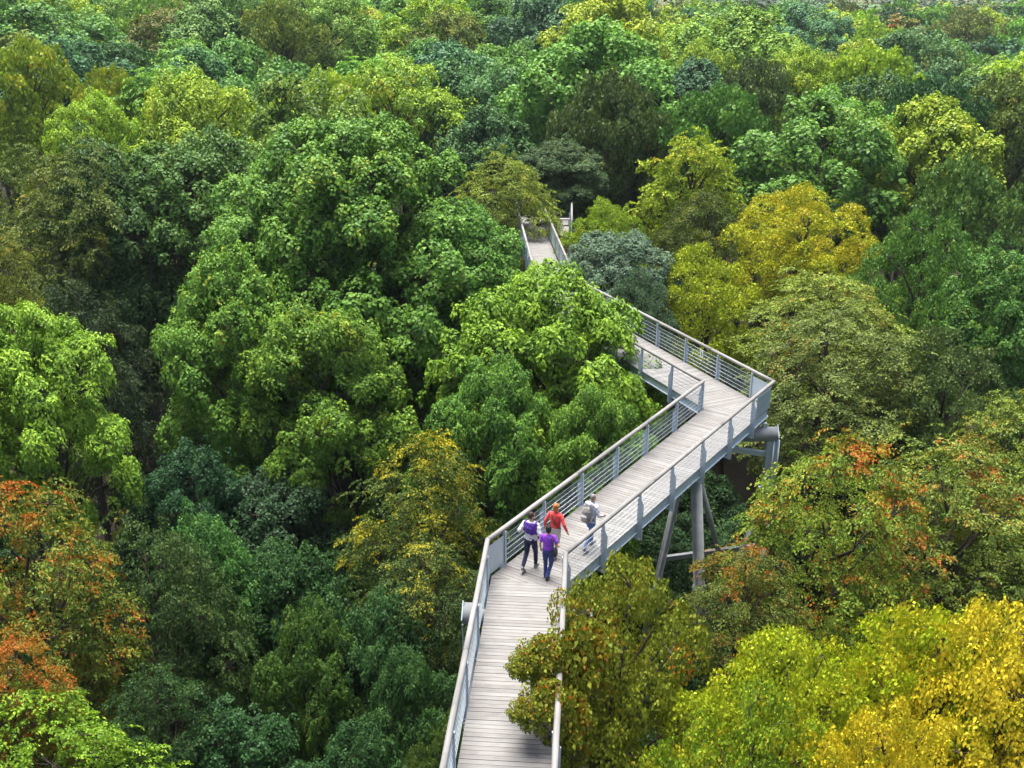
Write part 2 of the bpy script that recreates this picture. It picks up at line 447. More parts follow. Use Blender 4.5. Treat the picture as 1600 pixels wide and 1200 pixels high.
# the green and white sign on the far rail of the third stretch
L2 = Lr(ER, 2); sp_ = onedge(ER, 2, 4.75, 1, 0.035); t = (ER[3] - ER[2]).normalized(); n = Vector((t.y, -t.x, 0))
sg = empty('railing_sign', sp_ + Vector((0, 0, 0.60)), math.atan2(-t.y, -t.x))     # local +x along the rail, +y to the deck side
tag(sg, 'small white sign with green tree mark hung on the far railing', 'sign')
WHT = simple('sign_white', (0.72, 0.76, 0.73), 0.4, 0, 0.03); GRN = simple('sign_green', (0.03, 0.30, 0.12), 0.45, 0, 0.05)
sgn = 1 if Matrix.Rotation(sg.rotation_euler.z, 3, 'Z') @ Vector((0, 1, 0)) @ n < 0 else -1
MB().box((0, 0, 0.16), (0.12, 0.006, 0.17)).build('plate', WHT, sg)
gm = MB(); y = sgn * 0.0095
for (z, w, h) in ((0.10, 0.075, 0.07), (0.16, 0.058, 0.06), (0.215, 0.04, 0.06)):
    gm.add([(-w, y, z), (w, y, z), (0, y, z + h)], [(0, 1, 2)])
gm.add([(-0.012, y, 0.05), (0.012, y, 0.05), (0.012, y, 0.10), (-0.012, y, 0.10)], [(0, 1, 2, 3)])
gm.build('tree_mark', GRN, sg)

# bench on the far landing
bp = G(878, 352); bn = empty('bench', bp); tag(bn, 'small wooden bench on the far landing', 'bench')
MB().box((0, 0, 0.44), (0.75, 0.2, 0.03)).build('seat', RAILW, bn)
for s_ in (-0.5, 0.5): MB().box((s_, 0, 0.206), (0.05, 0.17, 0.205)).build('leg', STEEL, bn)

# ------------------------------------------------------------------ steel towers under the bends
def head_tube(root, c, axis, half, zc=-0.95, r=0.30):
    a, b = c - axis * half + Vector((0, 0, zc)), c + axis * half + Vector((0, 0, zc))
    MB().tube([a, b], r, 20).build('head_tube', DULL, root, True)
    for p, s_ in ((a, -1), (b, 1)):
        pl = MB(); up = Vector((0, 0, 1)); side = axis.cross(up)
        q = p + axis * 0.02 * s_; w = 0.36
        vs = [q + up * w * i + side * w * j + axis * k for k in (-0.015, 0.015) for i, j in ((1.15, 0), (0, 1), (-1.15, 0), (0, -1))]
        pl.add(vs, [(0, 3, 2, 1), (4, 5, 6, 7), (0, 1, 5, 4), (1, 2, 6, 5), (2, 3, 7, 6), (3, 0, 4, 7)]); pl.build('end_plate', SHEET, root)
    return a, b
def saddle(root, c, axis, w=0.9):
    for k in (-w, w):
        p = c + axis * k
        MB().bar(p + Vector((0, 0, -0.66)), p + Vector((0, 0, -0.46)), 0.16, 0.16, axis).build('saddle', STEEL, root)

# near bend
cA = (aL + aR) / 2 + Vector((0.03, -0.25, 0)); axA = Vector((0.995, -0.10, 0)).normalized()
tA = empty('support_tower', (cA.x, cA.y, GROUND)); tag(tA, 'steel support tower with thick crosswise tube under the nearest bend by the walkers', 'tower', 'steel towers carrying the walkway')
def local(root, p): return Vector(p) - root.location
a, b = head_tube(tA, cA - tA.location, axA, 1.78)
saddle(tA, cA - tA.location, axA)
for p, s_ in ((a, -1), (b, 1)):
    foot = Vector((p.x * 1.5, p.y, 0.0))
    MB().tube([p + axA * (-0.25 * s_) + Vector((0, 0, -0.25)), foot], [0.17, 0.2], 14).build('column', DULL, tA, True)
    q = p + axA * 0.05 * s_
    MB().bar(q + Vector((0, 0, -0.38)), q + Vector((0, 0, -2.6)), 0.05, 0.02, axA).build('tie_bar', STEEL, tA)
MB().bar((a.x * 1.2, a.y, 12), (b.x * 1.2, b.y, 12), 0.14, 0.14).build('strut', DULL, tA)

# middle and far bend
cB = (bL + bR) / 2 + Vector((0.25, -0.35, 0)); axB = Vector((1, 0.0, 0))
tB = empty('support_tower', (cB.x, cB.y, GROUND)); tag(tB, 'steel support tower with slanting columns and braces under the right-hand bend', 'tower', 'steel towers carrying the walkway')
a, b = head_tube(tB, cB - tB.location, axB, 1.35)
saddle(tB, cB - tB.location, axB, 0.85)
zz = lambda p: p - tB.location
leg_top = ER[1].lerp(ER[2], 0.60) - Vector((0.1, 0, 0.36)) ; leg_top = leg_top + Vector((-0.08, 0.1, 0))
w1 = zz(leg_top); w1b = zz(Vector((leg_top.x + 2.6, leg_top.y + 3.0, GROUND)))
MB().tube([w1, w1b], [0.205, 0.23], 16).build('column', DULL, tB, True)
MB().tube([w1 + (w1b - w1) * 0.21, w1 + (w1b - w1) * 0.214], 0.27, 16).build('collar', DULL, tB, True)
MB().tube([w1 + Vector((0, 0, 0.0)), w1 + Vector((0, 0, 0.07))], 0.29, 16).build('cap_plate', STEEL, tB)
l2 = zz(EL[1].lerp(EL[2], 0.86) + Vector((0.3, -0.2, -0.4))); l2b = zz(Vector((EL[1].lerp(EL[2], 0.86).x - 2.6, EL[1].lerp(EL[2], 0.86).y + 2.0, GROUND)))
MB().tube([l2, l2b], [0.15, 0.17], 14).build('column', DULL, tB, True)
b2 = b + Vector((-0.15, 0, -0.3))
MB().bar(b2 + Vector((0, 0, 0.2)), b2 + Vector((0, 0, -2.1)), 0.46, 0.34, (0, 1, 0)).build('column_head', STEEL, tB)
MB().box(b2 + Vector((0, 0, -2.13)), (0.32, 0.26, 0.03)).build('flange', SHEET, tB)
MB().tube([b2 + Vector((0, 0, -2.16)), Vector((b2.x - 0.2, b2.y, 0))], [0.24, 0.27], 16).build('column', DULL, tB, True)
for k in (0.02, 0.22):
    MB().tube([b2 + Vector((k, -0.24, 0.15)), b2 + Vector((k, -0.24, -2.1))], 0.03, 8).build('cable_pipe', SHEET, tB, True)
node = Vector(((w1.x + b2.x) / 2 + 0.1, (w1.y + b2.y) / 2, b2.z - 5.2))
MB().tube([w1 + Vector((0.15, 0.15, -0.2)), node], 0.1, 10).build('brace', DULL, tB, True)
MB().tube([b2 + Vector((-0.1, 0, -2.3)), node], 0.12, 10).build('brace', DULL, tB, True)
k = 0.235
MB().bar(l2.lerp(l2b, k), Vector((b2.x, b2.y, l2.lerp(l2b, k).z)), 0.16, 0.2).build('strut', DULL, tB)
MB().bar(a + Vector((0.3, 0.0, -0.55)), b2 + Vector((-0.2, 0, -0.55)), 0.16, 0.2).build('strut', STEEL, tB)
MB().bar(w1 + Vector((0, 0, -16)) + (w1b - w1) * 0, b2 + Vector((0, 0, -16)), 0.14, 0.14).build('strut', DULL, tB)
# hidden-most tower under the third bend
cC = (cL + cR) / 2
tC = empty('support_tower', (cC.x, cC.y, GROUND)); tag(tC, 'steel support tower behind the bright green tree at the far bend', 'tower', 'steel towers carrying the walkway')
a, b = head_tube(tC, cC - tC.location, Vector((1, -0.1, 0)).normalized(), 1.6); saddle(tC, cC - tC.location, Vector((1, -0.1, 0)).normalized())
for p in (a, b): MB().tube([p * 1.0 + Vector((0, 0, -0.2)), Vector((p.x * 1.4, p.y, 0))], [0.2, 0.24], 14).build('column', DULL, tC, True)
cD = (lp[0] + lp[2]) / 2
tD = empty('support_tower', (cD.x, cD.y, GROUND)); tag(tD, 'steel support tower below the shaded far landing', 'tower', 'steel towers carrying the walkway')
a, b = head_tube(tD, cD - tD.location, Vector((1, 0, 0)), 1.7); saddle(tD, cD - tD.location, Vector((1, 0, 0)))
for p in (a, b): MB().tube([p * 1.0 + Vector((0, 0, -0.2)), Vector((p.x * 1.3, p.y, 0))], [0.2, 0.24], 14).build('column', DULL, tD, True)

# ------------------------------------------------------------------ trees
def unit(v): return v / np.maximum(np.linalg.norm(v, axis=-1, keepdims=True), 1e-9)

def envelope(t, R):
    t = np.asarray(t, float)
    up = R * np.sqrt(np.clip(1 - ((t - 0.38) / 0.62) ** 2, 0, 1))
    dn = R * (0.42 + 0.58 * np.sqrt(np.clip(1 - ((0.38 - t) / 0.38) ** 2, 0, 1)))
    return np.where(t > 0.38, up, dn)

def tubes_mesh(name, paths, mat, n=5):
    m = MB()
    for pts, rad in paths: m.tube(pts, rad, n, caps=False)
    return m.mesh(name, mat, True)

def make_crown(key, seed, R, Hc, nlobes, rl, clump_r, per_clump, leaf, style, clumps_k=1.0, twigs=0.25):
    """leaves for one crown, built lobe by lobe and shoot by shoot; base of the crown at z = 0, top at Hc"""
    rg = np.random.default_rng(seed)
    # lobes: ends of the big limbs, spread over the envelope
    C = []; tries = 0
    while len(C) < nlobes and tries < 6000:
        tries += 1
        t = rg.uniform(0.02, 0.97) ** 0.8
        a = rg.uniform(0, 2 * np.pi); r_ = rl * rg.choice([0.62, 0.8, 1.0, 1.2, 1.4]) * rg.uniform(0.92, 1.08)
        w = float(envelope(t, R)) * rg.uniform(0.78, 1.14)
        rr = max(0, w - r_ * 0.75) if rg.random() < 0.85 else max(0, w - r_) * rg.uniform(0.2, 0.8)
        z = t * Hc - r_ * 0.6 * t
        p = np.array([rr * np.cos(a), rr * np.sin(a), z])
        if all(np.linalg.norm((p - q[:3]) * (1, 1, 1.1)) > 0.74 * (r_ + q[3]) * min(1, 0.55 + 0.6 * (1 - tries / 6000)) for q in C):
            C.append(np.array([*p, r_, rg.random()]))
    C = np.array(C)
    ax = np.array([0, 0, Hc * 0.25])
    CP = []; CN = []; LR = []; RC = []
    for l in C:
        k = max(5, int(clumps_k * 8.2 * (l[3] / clump_r) ** 2))
        d = unit(rg.normal(size=(k, 3)))
        out = unit((l[:3] - ax) * (1, 1, 0.8) + 1e-6)
        bias = d @ out * 0.75 + d[:, 2] * 0.45
        d = d[bias > rg.uniform(-0.45, 0.15, len(d))]
        p = l[:3] + d * l[3] * (rg.uniform(0.70, 1.16, (len(d), 1)) + (rg.random((len(d), 1)) < 0.14) * rg.uniform(0.1, 0.55, (len(d), 1))) * (1, 1, 0.85)
        # drop what is buried in another lobe
        dist = np.linalg.norm(p[:, None, :] - C[None, :, :3], axis=2) / C[None, :, 3]
        ok = dist.min(axis=1) > 0.52
        p, d = p[ok], d[ok]
        CP.append(p); CN.append(unit(d * 0.75 + out * 0.25 + np.array([0, 0, 0.55]))); LR.append(np.full(len(p), l[4]))
    CP = np.concatenate(CP); CN = np.concatenate(CN); LR = np.concatenate(LR); nc = len(CP)
    rc = clump_r * rg.uniform(0.6, 1.35, nc); cr = rg.random(nc)
    # leaves
    cnt = np.maximum(4, (per_clump * (rc / clump_r) ** 1.6 * rg.uniform(0.6, 1.3, nc))).astype(int)
    idx = np.repeat(np.arange(nc), cnt); n = len(idx)
    nn = CN[idx]; hor = unit(CP[idx] * (1, 1, 0) - np.array([0, 0, 0]) + rg.normal(size=(n, 3)) * 1e-3)
    if style == 'spray':                       # flat, long, drooping fans (beech, hornbeam)
        up = unit(np.array([0, 0, 1.0]) + 0.5 * nn + 0.35 * rg.normal(size=(nc, 3))[idx])
        hor = unit(unit(CP * (1, 1, 0)) + 0.75 * rg.normal(size=(nc, 3)) * (1, 1, .4) + (0, 0, .15))[idx]
        e1 = unit(hor - up * np.sum(hor * up, 1, keepdims=True)); e2 = np.cross(up, e1)
        u = rg.uniform(-0.7, 1.25, n) * rc[idx]; taper = np.clip(1.25 - np.abs(u / rc[idx]) * 0.8, 0.1, 1)
        v = rg.normal(0, 0.42, n) * rc[idx] * taper
        w = rg.normal(0, 0.05, n) * rc[idx] - 0.30 * np.clip(u, 0, None) ** 2 / rc[idx]
        pos = CP[idx] + e1 * u[:, None] + e2 * v[:, None] + up * w[:, None]
        axis = unit(e1 * 0.7 + e2 * np.sign(v)[:, None] * 0.8 + np.array([0, 0, -0.35]) + rg.normal(size=(n, 3)) * 0.3)
        nor = unit(up + rg.normal(size=(n, 3)) * 0.42)
    else:
        ref = np.where(np.abs(nn[:, 2:]) < 0.9, np.array([[0, 0, 1.0]]), np.array([[1.0, 0, 0]]))
        e1 = unit(np.cross(nn, ref)); e2 = np.cross(nn, e1)
        q = np.sqrt(rg.random(n)) ; a = rg.uniform(0, 2 * np.pi, n)
        rad = e1 * np.cos(a)[:, None] + e2 * np.sin(a)[:, None]
        h = 0.55 * (1 - q ** 2) + rg.normal(0, 0.16, n)
        pos = CP[idx] + rad * (q * rc[idx])[:, None] + nn * ((h - 0.25) * rc[idx])[:, None]
        pos[:, 2] -= 0.35 * q ** 2 * rc[idx]
        if style == 'hang':                    # lime tree: leaves hang
            axis = unit(rad * 0.6 + np.array([0, 0, -1.0]) + rg.normal(size=(n, 3)) * 0.35)
            nor = unit(rad * 0.5 + nn * 0.8 + np.array([0, 0, 0.35]) + rg.normal(size=(n, 3)) * 0.45)
        else:                                  # maple, ash: rosettes held out flat
            axis = unit(rad + np.array([0, 0, -0.35]) + rg.normal(size=(n, 3)) * 0.3)
            nor = unit(nn * 0.7 + rad * 0.35 + np.array([0, 0, 0.6]) + rg.normal(size=(n, 3)) * 0.35)
    side = unit(np.cross(nor, axis)); nor = np.cross(axis, side)
    sz = leaf * rg.uniform(0.65, 1.3, n)[:, None]
    wd = {'spray': 0.33, 'hang': 0.42, 'maple': 0.46, 'ash': 0.30}[style]
    b = pos - axis * sz * 0.5; tip = pos + axis * sz * 0.5 - nor * sz * 0.12
    mid = pos - axis * sz * 0.06
    l = mid + side * sz * wd + nor * sz * 0.13; r = mid - side * sz * wd + nor * sz * 0.13
    V = np.stack([b, r, tip, l], 1).reshape(-1, 3).astype(np.float32)
    tri = np.array([[0, 1, 2], [0, 2, 3]]); T = (np.arange(n)[:, None, None] * 4 + tri[None]).reshape(-1)
    m = bpy.data.meshes.new('crown_' + key)
    m.vertices.add(len(V)); m.vertices.foreach_set('co', V.reshape(-1))
    m.loops.add(len(T)); m.loops.foreach_set('vertex_index', T.astype(np.int32))
    m.polygons.add(2 * n); m.polygons.foreach_set('loop_start', np.arange(0, 6 * n, 3, dtype=np.int32))
    m.update(calc_edges=True)
    lr_ = rg.random(n) if style == 'spray' else np.clip(0.62 * rg.random(n) + 0.40 * (1 - q) , 0, 1)      # paler at the shoot tip: young leaves, plus lit tips painted into the colour
    # how early a leaf turns: by limb, by shoot, by leaf, and sooner on the outermost shoots
    zt = np.clip(pos[:, 2] / Hc, 0, 1)
    turn = 0.30 * LR[idx] + 0.30 * cr[idx] + 0.28 * rg.random(n) + 0.12 * zt
    turn = (turn - 0.12) / 0.76
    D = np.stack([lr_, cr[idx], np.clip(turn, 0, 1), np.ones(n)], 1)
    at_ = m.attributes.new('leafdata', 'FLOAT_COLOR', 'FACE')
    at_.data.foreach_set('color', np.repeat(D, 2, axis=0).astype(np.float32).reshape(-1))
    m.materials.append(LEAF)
    # limbs and twigs
    paths = []
    for l_ in C:
        p = Vector(l_[:3]); z0 = max(-0.12 * Hc, p.z - 0.9 * math.hypot(p.x, p.y) - 0.1 * Hc)
        s = Vector((0, 0, z0)); mdl = s.lerp(p, 0.5) + Vector((rg.normal(0, .15), rg.normal(0, .15), 0.08 * Hc * rg.uniform(-.5, 1)))
        r0 = 0.021 * R * rg.uniform(0.6, 1.1)
        paths.append(([s, mdl, p], [r0, r0 * 0.6, r0 * 0.22]))
    own = np.repeat(np.arange(len(C)), 1)
    for j in np.nonzero(rg.random(nc) < twigs)[0]:
        k = int(np.argmin(np.linalg.norm(C[:, :3] - CP[j], axis=1)))
        s, e = Vector(C[k, :3]), Vector(CP[j] + CN[j] * rc[j] * 0.2); q = s.lerp(e, 0.55) + Vector((0, 0, -0.06 * (e - s).length))
        paths.append(([s, q, e], [0.012 + 0.004 * R, 0.010, 0.004]))
    lm = tubes_mesh('limbs_' + key, paths, BARK, 4)
    return dict(crown=m, limbs=lm, R=R, H=Hc, n=n)

#              key        seed  R    Hc   lobes rl   clump per leaf  style
CROWNS = {}
def C_(key, *a, **k): CROWNS[key] = make_crown(key, *a, **k)
C_('maple_giant', 11, 7.0, 14.5, 95, 1.5, 0.46, 62, 0.165, 'maple')
C_('maple_a', 12, 4.5, 9.5, 42, 1.25, 0.40, 54, 0.15, 'maple')
C_('maple_b', 13, 4.5, 10.0, 34, 1.45, 0.42, 58, 0.155, 'maple')
C_('ash_a', 14, 4.5, 9.0, 44, 1.2, 0.42, 66, 0.175, 'ash')
C_('beech_a', 15, 3.2, 8.0, 50, 0.9, 0.36, 46, 0.105, 'spray', 0.95)
C_('beech_b', 16, 4.0, 9.0, 54, 1.05, 0.38, 44, 0.12, 'spray', 0.95)
C_('lime_a', 17, 3.0, 7.0, 44, 0.85, 0.34, 66, 0.098, 'hang', 0.66)
C_('lime_b', 18, 3.6, 7.5, 46, 0.95, 0.36, 66, 0.106, 'hang', 0.66)
for i, st in enumerate(('maple', 'hang', 'spray', 'maple', 'ash')):
    C_('mid_%s_%d' % (st, i), 30 + i, 5.0, 9.0, 34 + 3 * i, 1.35, 0.52, 36, 0.235, st, 0.95, twigs=0.08)
for i, st in enumerate(('maple', 'hang', 'spray')):
    C_('far_%s_%d' % (st, i), 40 + i, 5.0, 9.0, 30, 1.5, 0.70, 22, 0.40, st, 0.9, twigs=0.0)

C_('bough', 23, 3.0, 7.0, 26, 1.1, 0.75, 24, 0.42, 'hang'); BOUGH = CROWNS['bough']['crown']; CROWNS['lime_a']['boughlimbs'] = CROWNS['bough']['limbs']
tm = MB()
rg0 = random.Random(3); ringz = [0, .012, .03, .1, .3, .55, .8, 1.0]; ringr = [1.9, 1.45, 1.15, 1.0, .9, .78, .62, .38]
tm.loft([(rg0.uniform(-.25, .25) * (z > .05), rg0.uniform(-.25, .25) * (z > .05), z, r, r) for z, r in zip(ringz, ringr)], 10)
TRUNK = tm.mesh('trunk', BARK, True)

tilt = random.Random(9)
TREES = []     # (x, y, R, zc)
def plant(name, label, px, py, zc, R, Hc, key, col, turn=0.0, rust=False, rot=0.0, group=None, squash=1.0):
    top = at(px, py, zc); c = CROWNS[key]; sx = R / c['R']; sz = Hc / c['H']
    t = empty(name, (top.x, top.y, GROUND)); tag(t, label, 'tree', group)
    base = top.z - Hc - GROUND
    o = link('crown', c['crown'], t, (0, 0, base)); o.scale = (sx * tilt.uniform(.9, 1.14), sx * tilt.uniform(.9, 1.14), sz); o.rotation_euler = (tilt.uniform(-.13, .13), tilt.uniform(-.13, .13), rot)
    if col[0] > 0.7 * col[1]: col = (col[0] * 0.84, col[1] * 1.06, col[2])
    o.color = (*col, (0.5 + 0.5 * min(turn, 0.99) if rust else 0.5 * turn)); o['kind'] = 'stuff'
    l = link('limbs', c['limbs'], t, (0, 0, base)); l.scale = o.scale; l.rotation_euler = o.rotation_euler
    r = 0.055 * R + 0.06
    k = link('trunk', TRUNK, t); k.scale = (r, r, base + 0.55 * Hc); k.rotation_euler = (0, 0, rot)
    TREES.append((top.x, top.y, R, zc, px, py, label)); return t

GREEN = (0.050, 0.135, 0.022); LEAFY = (0.075, 0.175, 0.022); LIME = (0.135, 0.225, 0.016); DEEP = (0.020, 0.062, 0.015)
BLUE = (0.040, 0.108, 0.048); GREY = (0.066, 0.115, 0.066); OLIVE = (0.085, 0.108, 0.022); DARKOL = (0.046, 0.066, 0.022)
YEL = (0.27, 0.29, 0.013); GOLD = (0.43, 0.315, 0.016)

